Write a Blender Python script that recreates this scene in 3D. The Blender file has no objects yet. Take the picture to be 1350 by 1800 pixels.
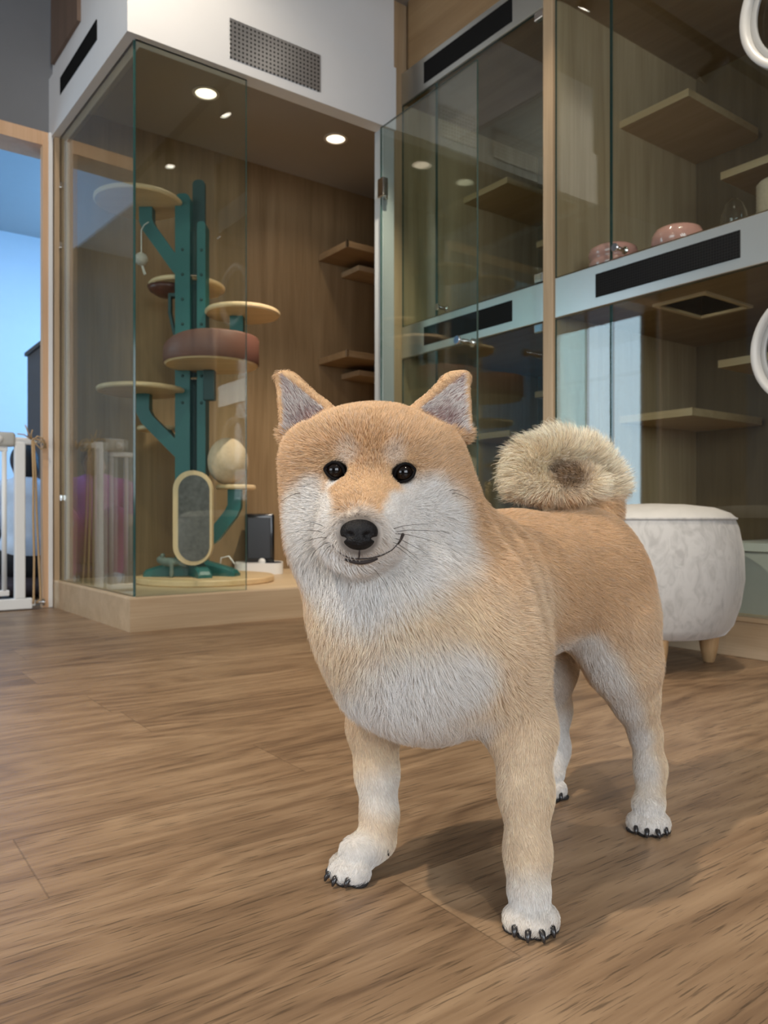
import bpy, bmesh, math, random
import numpy as np
from mathutils import Vector, Matrix

scene = bpy.context.scene
COL = scene.collection
R = math.radians

# ------------------------------------------------------------------ camera
# The room's walls run along x and y; the camera stands at the origin, 0.42 m up, turned 36.4 degrees.
H = 0.42
YAW = -math.atan2(0.593, 0.805)
cam_d = bpy.data.cameras.new('camera')
cam = bpy.data.objects.new('camera', cam_d)
COL.objects.link(cam)
cam.location = (0, 0, H)
cam.rotation_euler = (R(90), 0, YAW)
cam_d.sensor_fit = 'VERTICAL'
cam_d.sensor_height = 36.0
cam_d.sensor_width = 27.0
cam_d.lens = 1360 / 1800 * 36.0
cam_d.shift_y = 6 / 1800
cam_d.clip_start = 0.02
cam_d.dof.use_dof = True
cam_d.dof.focus_distance = 0.80
cam_d.dof.aperture_fstop = 11.0
scene.camera = cam

# ------------------------------------------------------------------ world, exposure
world = bpy.data.worlds.new('world')
scene.world = world
world.use_nodes = True
_bg = world.node_tree.nodes['Background']
_bg.inputs['Color'].default_value = (0.55, 0.75, 1.0, 1)
_bg.inputs['Strength'].default_value = 0.6
scene.view_settings.view_transform = 'Standard'
scene.view_settings.look = 'None'
scene.view_settings.gamma = 1
scene.view_settings.use_curve_mapping = False
scene.view_settings.exposure = 0.30
scene.cycles.use_denoising = True
scene.cycles.max_bounces = 10
scene.cycles.diffuse_bounces = 4
scene.cycles.glossy_bounces = 5
scene.cycles.transmission_bounces = 8
scene.cycles.transparent_max_bounces = 32
scene.cycles.sample_clamp_indirect = 4.0
scene.cycles.caustics_reflective = False
scene.cycles.caustics_refractive = False

def area_light(name, loc, target, sx, sy, power, color):
    l = bpy.data.lights.new(name, 'AREA')
    l.shape = 'RECTANGLE'; l.size = sx; l.size_y = sy
    l.energy = power; l.color = color
    o = bpy.data.objects.new(name, l); COL.objects.link(o)
    o.location = loc
    o.rotation_euler = (Vector(target) - Vector(loc)).to_track_quat('-Z', 'Y').to_euler()
    return o

# daylight through the room's windows (behind the camera) and through the side room's window
area_light('daylight_front_window', (-0.9, -2.9, 1.45), (-0.6, 0, 1.0), 2.4, 1.7, 90, (0.90, 0.95, 1.0))
area_light('daylight_left_window', (-4.4, 0.4, 1.45), (0, 0.9, 0.7), 2.6, 1.7, 68, (0.86, 0.93, 1.0))
area_light('daylight_side_room', (2.55, 5.7, 1.6), (-1.0, 5.6, 1.3), 1.75, 1.35, 62, (0.18, 0.50, 1.0))
area_light('daylight_side_room_left', (-2.27, 5.28, 1.4), (0.0, 5.28, 1.4), 1.10, 2.05, 34, (0.62, 0.84, 1.0))
FUR_COUNT = 300000

# ------------------------------------------------------------------ helpers: objects
def tag(o, label=None, cat=None, group=None, kind=None):
    if label: o['label'] = label
    if cat: o['category'] = cat
    if group: o['group'] = group
    if kind: o['kind'] = kind
    return o

def thing(name, label, cat, loc=(0, 0, 0), rz=0.0, group=None):
    o = bpy.data.objects.new(name, None); COL.objects.link(o)
    o.empty_display_size = 0.05
    o.location = loc; o.rotation_euler = (0, 0, rz)
    return tag(o, label, cat, group)

def obj(name, bm, mats, parent=None, smooth=False, autosmooth=None):
    me = bpy.data.meshes.new(name)
    bm.normal_update()
    bm.to_mesh(me); bm.free()
    for m in (mats if isinstance(mats, (list, tuple)) else [mats]):
        me.materials.append(m)
    if smooth or autosmooth is not None:
        me.polygons.foreach_set('use_smooth', [True] * len(me.polygons))
        if autosmooth is not None:
            me.set_sharp_from_angle(angle=R(autosmooth))
    o = bpy.data.objects.new(name, me); COL.objects.link(o)
    if parent is not None: o.parent = parent
    return o

def struct(name, bm, mats, label=None, parent=None):
    o = obj(name, bm, mats, parent)
    if parent is None: tag(o, label, None, None, 'structure')
    return o

def copy_tree(o, parent=None):
    c = o.copy(); COL.objects.link(c)
    if parent is not None: c.parent = parent
    for ch in list(o.children): copy_tree(ch, c)
    return c

# ------------------------------------------------------------------ helpers: shapes
def BM(): return bmesh.new()

def add_box(bm, x0, x1, y0, y1, z0, z1, bev=0.0, seg=2, mi=0, xf=None):
    r = bmesh.ops.create_cube(bm, size=1.0)
    vs = r['verts']
    for v in vs:
        v.co = Vector(((x0 + x1) / 2 + v.co.x * (x1 - x0), (y0 + y1) / 2 + v.co.y * (y1 - y0), (z0 + z1) / 2 + v.co.z * (z1 - z0)))
    fs = set(f for v in vs for f in v.link_faces)
    for f in fs: f.material_index = mi
    if bev > 0:
        es = list(set(e for v in vs for e in v.link_edges))
        rr = bmesh.ops.bevel(bm, geom=es, offset=bev, segments=seg, profile=0.5, affect='EDGES', clamp_overlap=True)
        vs = list(set(v for f in rr['faces'] for v in f.verts) | set(v for v in vs if v.is_valid))
        for f in rr['faces']: f.material_index = mi
    if xf is not None:
        bmesh.ops.transform(bm, matrix=xf, verts=vs)
    return vs

def add_prism(bm, poly, z0, z1, mi=0):
    a = sum(poly[i][0] * poly[(i + 1) % len(poly)][1] - poly[(i + 1) % len(poly)][0] * poly[i][1] for i in range(len(poly)))
    if a < 0: poly = poly[::-1]
    b = [bm.verts.new((x, y, z0)) for x, y in poly]
    t = [bm.verts.new((x, y, z1)) for x, y in poly]
    n = len(poly)
    fs = [bm.faces.new(b[::-1]), bm.faces.new(t)]
    for i in range(n):
        fs.append(bm.faces.new((b[i], b[(i + 1) % n], t[(i + 1) % n], t[i])))
    for f in fs: f.material_index = mi
    return b + t

def add_lathe(bm, prof, seg=48, cx=0, cy=0, cz=0, mi=0, sx=1.0, sy=1.0):
    rings = []
    for r, z in prof:
        if r < 1e-6:
            rings.append([bm.verts.new((cx, cy, cz + z))])
        else:
            rings.append([bm.verts.new((cx + sx * r * math.cos(2 * math.pi * i / seg), cy + sy * r * math.sin(2 * math.pi * i / seg), cz + z)) for i in range(seg)])
    out = [v for ring in rings for v in ring]
    for a, b in zip(rings[:-1], rings[1:]):
        for i in range(seg):
            j = (i + 1) % seg
            if len(a) == 1 and len(b) == 1: continue
            if len(a) == 1: f = bm.faces.new((a[0], b[j], b[i]))
            elif len(b) == 1: f = bm.faces.new((a[i], a[j], b[0]))
            else: f = bm.faces.new((a[i], a[j], b[j], b[i]))
            f.material_index = mi
    bmesh.ops.recalc_face_normals(bm, faces=list(set(f for v in out for f in v.link_faces)))
    return out

def add_tube(bm, pts, rad, seg=10, mi=0, cap=True):
    pts = [Vector(p) for p in pts]
    n = len(pts)
    rad = rad if isinstance(rad, (list, tuple)) else [rad] * n
    rings = []
    up = None
    for i, p in enumerate(pts):
        t = (pts[min(i + 1, n - 1)] - pts[max(i - 1, 0)]).normalized()
        if up is None:
            up = t.orthogonal().normalized()
        up = (up - t * up.dot(t)).normalized()
        s = t.cross(up)
        rings.append([bm.verts.new(p + (up * math.cos(2 * math.pi * k / seg) + s * math.sin(2 * math.pi * k / seg)) * rad[i]) for k in range(seg)])
    for a, b in zip(rings[:-1], rings[1:]):
        for k in range(seg):
            f = bm.faces.new((a[k], a[(k + 1) % seg], b[(k + 1) % seg], b[k])); f.material_index = mi
    if cap:
        f = bm.faces.new(rings[0][::-1]); f.material_index = mi
        f = bm.faces.new(rings[-1]); f.material_index = mi
    return [v for r in rings for v in r]

def add_sweep(bm, pts, w, t, mi=0, bev=0.0):
    """a flat bar (width w in the xz-plane of the path, thickness t along y) swept along pts (x, y, z)"""
    pts = [Vector(p) for p in pts]; n = len(pts); rings = []
    for i, p in enumerate(pts):
        if i == 0: d = pts[1] - pts[0]
        elif i == n - 1: d = pts[-1] - pts[-2]
        else: d = (pts[i] - pts[i - 1]).normalized() + (pts[i + 1] - pts[i]).normalized()
        d.normalize()
        nrm = Vector((0, 1, 0)); s = nrm.cross(d).normalized()
        k = 1.0
        if 0 < i < n - 1:
            c = (pts[i] - pts[i - 1]).normalized().dot(d); k = 1 / max(c, 0.5)
        rings.append([bm.verts.new(p + s * (a * w / 2 * k) + nrm * (b * t / 2)) for a, b in ((-1, -1), (1, -1), (1, 1), (-1, 1))])
    for a, b in zip(rings[:-1], rings[1:]):
        for k in range(4):
            bm.faces.new((a[k], a[(k + 1) % 4], b[(k + 1) % 4], b[k])).material_index = mi
    bm.faces.new(rings[0][::-1]).material_index = mi
    bm.faces.new(rings[-1]).material_index = mi
    bmesh.ops.recalc_face_normals(bm, faces=bm.faces[:])
    return [v for r in rings for v in r]

def rounded_rect(x0, x1, y0, y1, r, seg=8, corners=(1, 1, 1, 1)):
    pts = []
    for (cx, cy, a0, on) in ((x1 - r, y1 - r, 0, corners[0]), (x0 + r, y1 - r, 90, corners[1]), (x0 + r, y0 + r, 180, corners[2]), (x1 - r, y0 + r, 270, corners[3])):
        if on:
            for i in range(seg + 1):
                a = R(a0 + 90 * i / seg); pts.append((cx + r * math.cos(a), cy + r * math.sin(a)))
        else:
            pts.append((cx + r * (1 if a0 in (0, 270) else -1), cy + r * (1 if a0 in (0, 90) else -1)))
    return pts

# ------------------------------------------------------------------ helpers: materials
def mat(name):
    m = bpy.data.materials.new(name); m.use_nodes = True
    nt = m.node_tree
    return m, nt, nt.nodes['Principled BSDF']

def N(nt, typ, **kw):
    n = nt.nodes.new(typ)
    for k, v in kw.items(): setattr(n, k, v)
    return n

def plain(name, col, rough=0.5, metal=0.0, spec=0.5, var=0.06, vscale=14.0, bump=0.0, bscale=120.0, coat=0.0):
    m, nt, b = mat(name)
    L = nt.links.new
    tc = N(nt, 'ShaderNodeTexCoord')
    no = N(nt, 'ShaderNodeTexNoise'); no.inputs['Scale'].default_value = vscale; no.inputs['Detail'].default_value = 4
    L(tc.outputs['Object'], no.inputs['Vector'])
    mx = N(nt, 'ShaderNodeMix', data_type='RGBA')
    mx.inputs['A'].default_value = (*[c * (1 - var) for c in col], 1)
    mx.inputs['B'].default_value = (*[min(1, c * (1 + var)) for c in col], 1)
    L(no.outputs['Fac'], mx.inputs['Factor'])
    L(mx.outputs['Result'], b.inputs['Base Color'])
    b.inputs['Roughness'].default_value = rough
    b.inputs['Metallic'].default_value = metal
    b.inputs['Specular IOR Level'].default_value = spec
    b.inputs['Coat Weight'].default_value = coat
    if bump > 0:
        n2 = N(nt, 'ShaderNodeTexNoise'); n2.inputs['Scale'].default_value = bscale; n2.inputs['Detail'].default_value = 5
        L(tc.outputs['Object'], n2.inputs['Vector'])
        bp = N(nt, 'ShaderNodeBump'); bp.inputs['Strength'].default_value = bump; bp.inputs['Distance'].default_value = 0.002
        L(n2.outputs['Fac'], bp.inputs['Height']); L(bp.outputs['Normal'], b.inputs['Normal'])
    return m

def wood(name, dark, light, axis='Z', rough=0.45, board=0.0, spec=0.4, fine=90.0):
    """straight-grained veneer; the grain runs along one object axis, boards of the given width vary in tone"""
    m, nt, b = mat(name)
    L = nt.links.new
    tc = N(nt, 'ShaderNodeTexCoord')
    sep = N(nt, 'ShaderNodeSeparateXYZ'); L(tc.outputs['Object'], sep.inputs[0])
    along = {'X': 0, 'Y': 1, 'Z': 2}[axis]
    def mp(s_al, s_ac):
        v = N(nt, 'ShaderNodeMapping')
        sc = [s_ac] * 3; sc[along] = s_al
        v.inputs['Scale'].default_value = sc
        L(tc.outputs['Object'], v.inputs['Vector'])
        return v
    n1 = N(nt, 'ShaderNodeTexNoise'); n1.inputs['Scale'].default_value = 1.0; n1.inputs['Detail'].default_value = 5; n1.inputs['Distortion'].default_value = 0.6
    L(mp(1.2, 16).outputs[0], n1.inputs['Vector'])
    n2 = N(nt, 'ShaderNodeTexNoise'); n2.inputs['Scale'].default_value = 1.0; n2.inputs['Detail'].default_value = 3
    L(mp(4.0, fine * 2).outputs[0], n2.inputs['Vector'])
    mm = N(nt, 'ShaderNodeMath', operation='MULTIPLY_ADD'); mm.inputs[1].default_value = 0.35
    L(n2.outputs['Fac'], mm.inputs[0])
    m1 = N(nt, 'ShaderNodeMath', operation='MULTIPLY'); m1.inputs[1].default_value = 0.65
    L(n1.outputs['Fac'], m1.inputs[0]); L(m1.outputs[0], mm.inputs[2])
    val = mm.outputs[0]
    if board > 0:
        src = sep.outputs[0] if axis != 'X' else sep.outputs[1]
        ad = N(nt, 'ShaderNodeMath', operation='ADD'); L(sep.outputs[0], ad.inputs[0]); L(sep.outputs[1], ad.inputs[1])
        dv = N(nt, 'ShaderNodeMath', operation='DIVIDE'); dv.inputs[1].default_value = board; L(ad.outputs[0], dv.inputs[0])
        fl = N(nt, 'ShaderNodeMath', operation='FLOOR'); L(dv.outputs[0], fl.inputs[0])
        wn = N(nt, 'ShaderNodeTexWhiteNoise', noise_dimensions='1D'); L(fl.outputs[0], wn.inputs['W'])
        ma = N(nt, 'ShaderNodeMath', operation='MULTIPLY_ADD'); ma.inputs[1].default_value = 0.16
        L(wn.outputs['Value'], ma.inputs[0]); L(val, ma.inputs[2])
        sb = N(nt, 'ShaderNodeMath', operation='SUBTRACT'); sb.inputs[1].default_value = 0.08; L(ma.outputs[0], sb.inputs[0])
        val = sb.outputs[0]
    cr = N(nt, 'ShaderNodeValToRGB')
    cr.color_ramp.elements[0].position = 0.30; cr.color_ramp.elements[0].color = (*dark, 1)
    cr.color_ramp.elements[1].position = 0.68; cr.color_ramp.elements[1].color = (*light, 1)
    L(val, cr.inputs['Fac']); L(cr.outputs['Color'], b.inputs['Base Color'])
    b.inputs['Roughness'].default_value = rough
    b.inputs['Specular IOR Level'].default_value = spec
    bp = N(nt, 'ShaderNodeBump'); bp.inputs['Strength'].default_value = 0.12; bp.inputs['Distance'].default_value = 0.001
    L(n2.outputs['Fac'], bp.inputs['Height']); L(bp.outputs['Normal'], b.inputs['Normal'])
    return m

def glass(name, tint=(0.93, 0.97, 0.95), ior=1.5):
    """flat architectural pane: clear, with a Fresnel mirror on both faces"""
    m = bpy.data.materials.new(name); m.use_nodes = True
    nt = m.node_tree; nt.nodes.clear(); L = nt.links.new
    out = N(nt, 'ShaderNodeOutputMaterial')
    geo = N(nt, 'ShaderNodeNewGeometry')
    ma = N(nt, 'ShaderNodeMath', operation='MULTIPLY_ADD'); ma.inputs[1].default_value = 1 / ior - ior; ma.inputs[2].default_value = ior
    L(geo.outputs['Backfacing'], ma.inputs[0])
    fr = N(nt, 'ShaderNodeFresnel'); L(ma.outputs[0], fr.inputs['IOR'])
    tr = N(nt, 'ShaderNodeBsdfTransparent'); tr.inputs['Color'].default_value = (*tint, 1)
    gl = N(nt, 'ShaderNodeBsdfGlossy'); gl.inputs['Roughness'].default_value = 0.0; gl.inputs['Color'].default_value = (1, 1, 1, 1)
    mx = N(nt, 'ShaderNodeMixShader')
    L(fr.outputs[0], mx.inputs['Fac']); L(tr.outputs[0], mx.inputs[1]); L(gl.outputs[0], mx.inputs[2])
    L(mx.outputs[0], out.inputs['Surface'])
    return m

def emit(name, col, strength):
    m = bpy.data.materials.new(name); m.use_nodes = True
    nt = m.node_tree; nt.nodes.clear()
    e = N(nt, 'ShaderNodeEmission'); e.inputs['Color'].default_value = (*col, 1); e.inputs['Strength'].default_value = strength
    o = N(nt, 'ShaderNodeOutputMaterial'); nt.links.new(e.outputs[0], o.inputs['Surface'])
    return m

# ------------------------------------------------------------------ helpers: blended solids on a grid
class Solid:
    """smoothly blended tapered limbs and ellipsoids, turned into one continuous mesh"""
    def __init__(s, lo, hi, h):
        s.lo = np.array(lo, float); s.h = h
        s.n = np.ceil((np.array(hi) - s.lo) / h).astype(int) + 1
        s.D = np.full(s.n, 0.08, np.float32)
    def _sub(s, lo, hi):
        a = np.clip(np.floor((np.array(lo) - s.lo) / s.h).astype(int), 0, s.n)
        b = np.clip(np.ceil((np.array(hi) - s.lo) / s.h).astype(int) + 1, 0, s.n)
        ax = [s.lo[i] + s.h * np.arange(a[i], b[i]) for i in range(3)]
        g = np.meshgrid(*ax, indexing='ij')
        return tuple(slice(a[i], b[i]) for i in range(3)), np.stack(g, -1)
    def _put(s, sl, d, k, sub=False):
        o = s.D[sl].astype(float)
        if sub:
            d = -d
            hh = np.maximum(k - np.abs(o - d), 0) / k if k > 0 else 0
            s.D[sl] = np.maximum(o, d) + hh * hh * k / 4
        else:
            hh = np.maximum(k - np.abs(o - d), 0) / k if k > 0 else 0
            s.D[sl] = np.minimum(o, d) - hh * hh * k / 4
    def limb(s, pts, rad, k=0.015, sub=False):
        for a, b, ra, rb in zip(pts[:-1], pts[1:], rad[:-1], rad[1:]):
            a = np.array(a, float); b = np.array(b, float)
            m = max(ra, rb) + k + 0.03
            sl, g = s._sub(np.minimum(a, b) - m, np.maximum(a, b) + m)
            ab = b - a; t = np.clip(((g - a) @ ab) / max(ab @ ab, 1e-12), 0, 1)
            d = np.linalg.norm(g - a - t[..., None] * ab, axis=-1) - (ra + (rb - ra) * t)
            s._put(sl, d, k, sub)
    def ell(s, c, r, axes=None, k=0.02, sub=False):
        c = np.array(c, float); r = np.array(r, float)
        m = r.max() + k + 0.03
        sl, g = s._sub(c - m, c + m)
        q = g - c
        if axes is not None: q = q @ np.array(axes, float).T
        k0 = np.linalg.norm(q / r, axis=-1); k1 = np.linalg.norm(q / (r * r), axis=-1)
        d = k0 * (k0 - 1) / np.maximum(k1, 1e-6)
        s._put(sl, d, k, sub)
    def tri(s, A, B, C, rad, k=0.01, sub=False):
        A, B, C = [np.array(v, float) for v in (A, B, C)]
        m = rad + k + 0.03
        sl, g = s._sub(np.minimum(np.minimum(A, B), C) - m, np.maximum(np.maximum(A, B), C) + m)
        n = np.cross(B - A, A - C)
        def sgn(e, p): return np.sign((g - p) @ np.cross(e, n))
        def seg(e, p):
            w = g - p; t = np.clip((w @ e) / (e @ e), 0, 1)
            w = w - t[..., None] * e; return (w * w).sum(-1)
        ins = sgn(B - A, A) + sgn(C - B, B) + sgn(A - C, C) < 2
        d2 = np.where(ins, np.minimum(np.minimum(seg(B - A, A), seg(C - B, B)), seg(A - C, C)), ((g - A) @ n) ** 2 / (n @ n))
        s._put(sl, np.sqrt(d2) - rad, k, sub)
    def at(s, P):
        q = (np.asarray(P, float) - s.lo) / s.h
        q = np.clip(q, 0, s.n - 1.001); i = q.astype(int); f = q - i
        out = 0
        for dx in (0, 1):
            for dy in (0, 1):
                for dz in (0, 1):
                    w = (f[..., 0] if dx else 1 - f[..., 0]) * (f[..., 1] if dy else 1 - f[..., 1]) * (f[..., 2] if dz else 1 - f[..., 2])
                    out = out + w * s.D[i[..., 0] + dx, i[..., 1] + dy, i[..., 2] + dz]
        return out
    def grad(s, P):
        P = np.asarray(P, float); e = s.h
        g = np.stack([s.at(P + np.eye(3)[i] * e) - s.at(P - np.eye(3)[i] * e) for i in range(3)], -1)
        return g / np.maximum(np.linalg.norm(g, axis=-1, keepdims=True), 1e-9)
    def hit(s, o, d, t0, t1):
        d = np.array(d, float); d /= np.linalg.norm(d)
        t = np.arange(t0, t1, 0.001)
        P = np.array(o, float) + t[:, None] * d
        v = s.at(P); w = np.where(v < 0)[0]
        return P[w[0]] if len(w) else None
    def smooth(s, n):
        for _ in range(n):
            for ax in range(3):
                D = s.D; p = np.roll(D, 1, ax); q = np.roll(D, -1, ax)
                s.D = 0.5 * D + 0.25 * (p + q)
    def mesh(s):
        D = s.D; ins = D < 0
        nx, ny, nz = D.shape
        c = ins[:-1, :-1, :-1].astype(np.int8)
        for dx in (0, 1):
            for dy in (0, 1):
                for dz in (0, 1):
                    if dx or dy or dz: c = c + ins[dx:nx - 1 + dx, dy:ny - 1 + dy, dz:nz - 1 + dz]
        act = (c > 0) & (c < 8)
        I = np.argwhere(act)
        vid = np.full(act.shape, -1, np.int64); vid[act] = np.arange(len(I))
        corners = np.array([(x, y, z) for x in (0, 1) for y in (0, 1) for z in (0, 1)])
        val = np.stack([D[I[:, 0] + a, I[:, 1] + b, I[:, 2] + e] for a, b, e in corners], 1)
        acc = np.zeros((len(I), 3)); cnt = np.zeros(len(I))
        for a in range(8):
            for b in range(a + 1, 8):
                if np.abs(corners[a] - corners[b]).sum() != 1: continue
                va, vb = val[:, a], val[:, b]
                m = (va < 0) != (vb < 0)
                t = np.where(m, va / np.where(m, va - vb, 1), 0)
                p = corners[a] + t[:, None] * (corners[b] - corners[a])
                acc[m] += p[m]; cnt[m] += 1
        V = s.lo + s.h * (I + acc / cnt[:, None])
        F = []
        for ax in range(3):
            o1, o2 = [(1, 2), (2, 0), (0, 1)][ax]
            sl0 = [slice(None)] * 3; sl1 = [slice(None)] * 3
            sl0[ax] = slice(0, -1); sl1[ax] = slice(1, None)
            A = ins[tuple(sl0)]; B = ins[tuple(sl1)]
            E = np.argwhere(A != B)
            E = E[(E[:, o1] > 0) & (E[:, o2] > 0) & (E[:, o1] < D.shape[o1] - 1) & (E[:, o2] < D.shape[o2] - 1)]
            flip = A[tuple(E.T)]
            def cell(d1, d2):
                q = E.copy(); q[:, o1] -= d1; q[:, o2] -= d2; return vid[tuple(q.T)]
            quad = np.stack([cell(1, 1), cell(0, 1), cell(0, 0), cell(1, 0)], 1)
            quad[~flip] = quad[~flip][:, ::-1]
            F.append(quad)
        return V, np.concatenate(F)

def np_mesh(name, V, F, mats, parent=None, smooth=True):
    me = bpy.data.meshes.new(name)
    me.vertices.add(len(V)); me.vertices.foreach_set('co', np.asarray(V, np.float32).ravel())
    k = F.shape[1]
    me.loops.add(F.size); me.loops.foreach_set('vertex_index', F.astype(np.int32).ravel())
    me.polygons.add(len(F))
    me.polygons.foreach_set('loop_start', np.arange(0, F.size, k, dtype=np.int32))
    me.update(calc_edges=True)
    me.polygons.foreach_set('use_smooth', [smooth] * len(F))
    me.validate()
    for m in (mats if isinstance(mats, (list, tuple)) else [mats]): me.materials.append(m)
    o = bpy.data.objects.new(name, me); COL.objects.link(o)
    if parent is not None: o.parent = parent
    return o

def camdir(X, Y):
    """a spot X to the right and Y ahead of where the picture was taken, in room coordinates"""
    return (0.805 * X + 0.593 * Y, -0.593 * X + 0.805 * Y)

# ------------------------------------------------------------------ materials of the place
def floor_material():
    m, nt, b = mat('plank_floor')
    L = nt.links.new
    tc = N(nt, 'ShaderNodeTexCoord'); sp = N(nt, 'ShaderNodeSeparateXYZ'); L(tc.outputs['Object'], sp.inputs[0])
    def M(op, a, b_=None, c=None):
        n = N(nt, 'ShaderNodeMath', operation=op)
        for i, v in enumerate((a, b_, c)):
            if v is None: continue
            if isinstance(v, (int, float)): n.inputs[i].default_value = v
            else: L(v, n.inputs[i])
        return n.outputs[0]
    W, LEN = 0.192, 1.22
    ry = M('DIVIDE', M('ADD', sp.outputs[1], 0.06), W); row = M('FLOOR', ry); fy = M('SUBTRACT', ry, row)
    wn = N(nt, 'ShaderNodeTexWhiteNoise', noise_dimensions='1D'); L(row, wn.inputs['W'])
    rx = M('ADD', M('DIVIDE', sp.outputs[0], LEN), M('MULTIPLY', wn.outputs['Value'], 7.0)); colm = M('FLOOR', rx); fx = M('SUBTRACT', rx, colm)
    cv = N(nt, 'ShaderNodeCombineXYZ'); L(row, cv.inputs[0]); L(colm, cv.inputs[1])
    w2 = N(nt, 'ShaderNodeTexWhiteNoise', noise_dimensions='2D'); L(cv.outputs[0], w2.inputs['Vector'])
    # grain coordinates: stretched along the plank, shifted per plank
    def gc(sx, sy):
        c = N(nt, 'ShaderNodeCombineXYZ')
        L(M('MULTIPLY', sp.outputs[0], sx), c.inputs[0]); L(M('MULTIPLY', sp.outputs[1], sy), c.inputs[1])
        L(M('MULTIPLY', w2.outputs['Value'], 50.0), c.inputs[2])
        return c.outputs[0]
    n1 = N(nt, 'ShaderNodeTexNoise'); n1.inputs['Scale'].default_value = 1; n1.inputs['Detail'].default_value = 4; n1.inputs['Distortion'].default_value = 0.8
    L(gc(1.6, 13.0), n1.inputs['Vector'])
    # growth rings: contour lines of a smooth field
    n0 = N(nt, 'ShaderNodeTexNoise'); n0.inputs['Scale'].default_value = 1; n0.inputs['Detail'].default_value = 1.5; n0.inputs['Distortion'].default_value = 0.3
    L(gc(1.1, 5.5), n0.inputs['Vector'])
    rg = M('FRACT', M('MULTIPLY', n0.outputs['Fac'], 13.0)); rg = M('MULTIPLY', M('ABSOLUTE', M('SUBTRACT', rg, 0.5)), 2.0)
    n2 = N(nt, 'ShaderNodeTexNoise'); n2.inputs['Scale'].default_value = 1; n2.inputs['Detail'].default_value = 4
    L(gc(20.0, 330.0), n2.inputs['Vector'])
    n3 = N(nt, 'ShaderNodeTexNoise'); n3.inputs['Scale'].default_value = 1; n3.inputs['Detail'].default_value = 3
    L(gc(6.5, 135.0), n3.inputs['Vector'])
    val = M('ADD', M('MULTIPLY', n1.outputs['Fac'], 0.50), M('MULTIPLY', n3.outputs['Fac'], 0.36))
    val = M('ADD', val, M('MULTIPLY', rg, 0.16))
    val = M('ADD', val, M('MULTIPLY', M('SUBTRACT', w2.outputs['Value'], 0.5), 0.16))
    cr = N(nt, 'ShaderNodeValToRGB'); e = cr.color_ramp.elements
    e[0].position = 0.30; e[0].color = (0.130, 0.077, 0.044, 1)
    e[1].position = 0.70; e[1].color = (0.365, 0.245, 0.146, 1)
    x = e.new(0.48); x.color = (0.250, 0.158, 0.090, 1)
    L(val, cr.inputs['Fac'])
    # dark open pores
    pore = N(nt, 'ShaderNodeMapRange'); pore.inputs['From Min'].default_value = 0.33; pore.inputs['From Max'].default_value = 0.43
    pore.inputs['To Min'].default_value = 0.5; pore.inputs['To Max'].default_value = 1.0
    L(n2.outputs['Fac'], pore.inputs['Value'])
    # joints
    ey = M('MINIMUM', fy, M('SUBTRACT', 1.0, fy)); ex = M('MULTIPLY', M('MINIMUM', fx, M('SUBTRACT', 1.0, fx)), LEN / W)
    jd = M('MINIMUM', ey, ex)
    jr = N(nt, 'ShaderNodeMapRange'); jr.inputs['From Min'].default_value = 0.002; jr.inputs['From Max'].default_value = 0.009; jr.inputs['To Min'].default_value = 0.72; jr.inputs['To Max'].default_value = 1.0
    L(jd, jr.inputs['Value'])
    mul = M('MULTIPLY', pore.outputs[0], jr.outputs[0])
    mx = N(nt, 'ShaderNodeMix', data_type='RGBA', blend_type='MULTIPLY'); mx.inputs['Factor'].default_value = 1.0
    L(cr.outputs['Color'], mx.inputs['A']); cc = N(nt, 'ShaderNodeCombineColor'); 
    for i in range(3): L(mul, cc.inputs[i])
    L(cc.outputs[0], mx.inputs['B']); L(mx.outputs['Result'], b.inputs['Base Color'])
    rr = N(nt, 'ShaderNodeMapRange'); rr.inputs['To Min'].default_value = 0.30; rr.inputs['To Max'].default_value = 0.46
    L(n3.outputs['Fac'], rr.inputs['Value']); L(rr.outputs[0], b.inputs['Roughness'])
    b.inputs['Specular IOR Level'].default_value = 0.5
    bp = N(nt, 'ShaderNodeBump'); bp.inputs['Strength'].default_value = 0.25; bp.inputs['Distance'].default_value = 0.0008
    L(M('ADD', mul, M('MULTIPLY', n3.outputs['Fac'], 0.4)), bp.inputs['Height']); L(bp.outputs['Normal'], b.inputs['Normal'])
    return m

M_FLOOR = floor_material()
M_WALL = plain('painted_wall', (0.185, 0.19, 0.20), 0.85, var=0.03, bump=0.15, bscale=300, spec=0.2)
M_WHITE_WALL = plain('white_wall', (0.80, 0.82, 0.84), 0.85, var=0.02, bump=0.1, bscale=300, spec=0.2)
M_CEIL = plain('ceiling_paint', (0.42, 0.41, 0.40), 0.9, var=0.02, spec=0.1)
M_BAND = plain('white_lacquer', (0.74, 0.74, 0.74), 0.55, var=0.02, spec=0.35)
M_OAK = wood('oak_light', (0.40, 0.27, 0.15), (0.58, 0.42, 0.26), 'Z', 0.45)
M_OAK_X = wood('oak_light_x', (0.40, 0.28, 0.165), (0.55, 0.41, 0.265), 'X', 0.45)
M_OAK_Y = wood('oak_light_y', (0.40, 0.28, 0.165), (0.55, 0.41, 0.265), 'Y', 0.45)
M_PANEL = wood('oak_panelling', (0.19, 0.118, 0.056), (0.31, 0.208, 0.112), 'Z', 0.5, board=0.17)
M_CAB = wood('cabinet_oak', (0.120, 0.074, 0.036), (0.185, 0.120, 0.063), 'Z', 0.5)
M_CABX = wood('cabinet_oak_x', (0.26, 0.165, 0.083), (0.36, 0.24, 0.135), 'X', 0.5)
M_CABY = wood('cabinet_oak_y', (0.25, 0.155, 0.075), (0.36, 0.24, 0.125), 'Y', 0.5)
M_PEACH = wood('door_jamb_wood', (0.60, 0.36, 0.20), (0.72, 0.47, 0.29), 'Z', 0.5)
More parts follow.
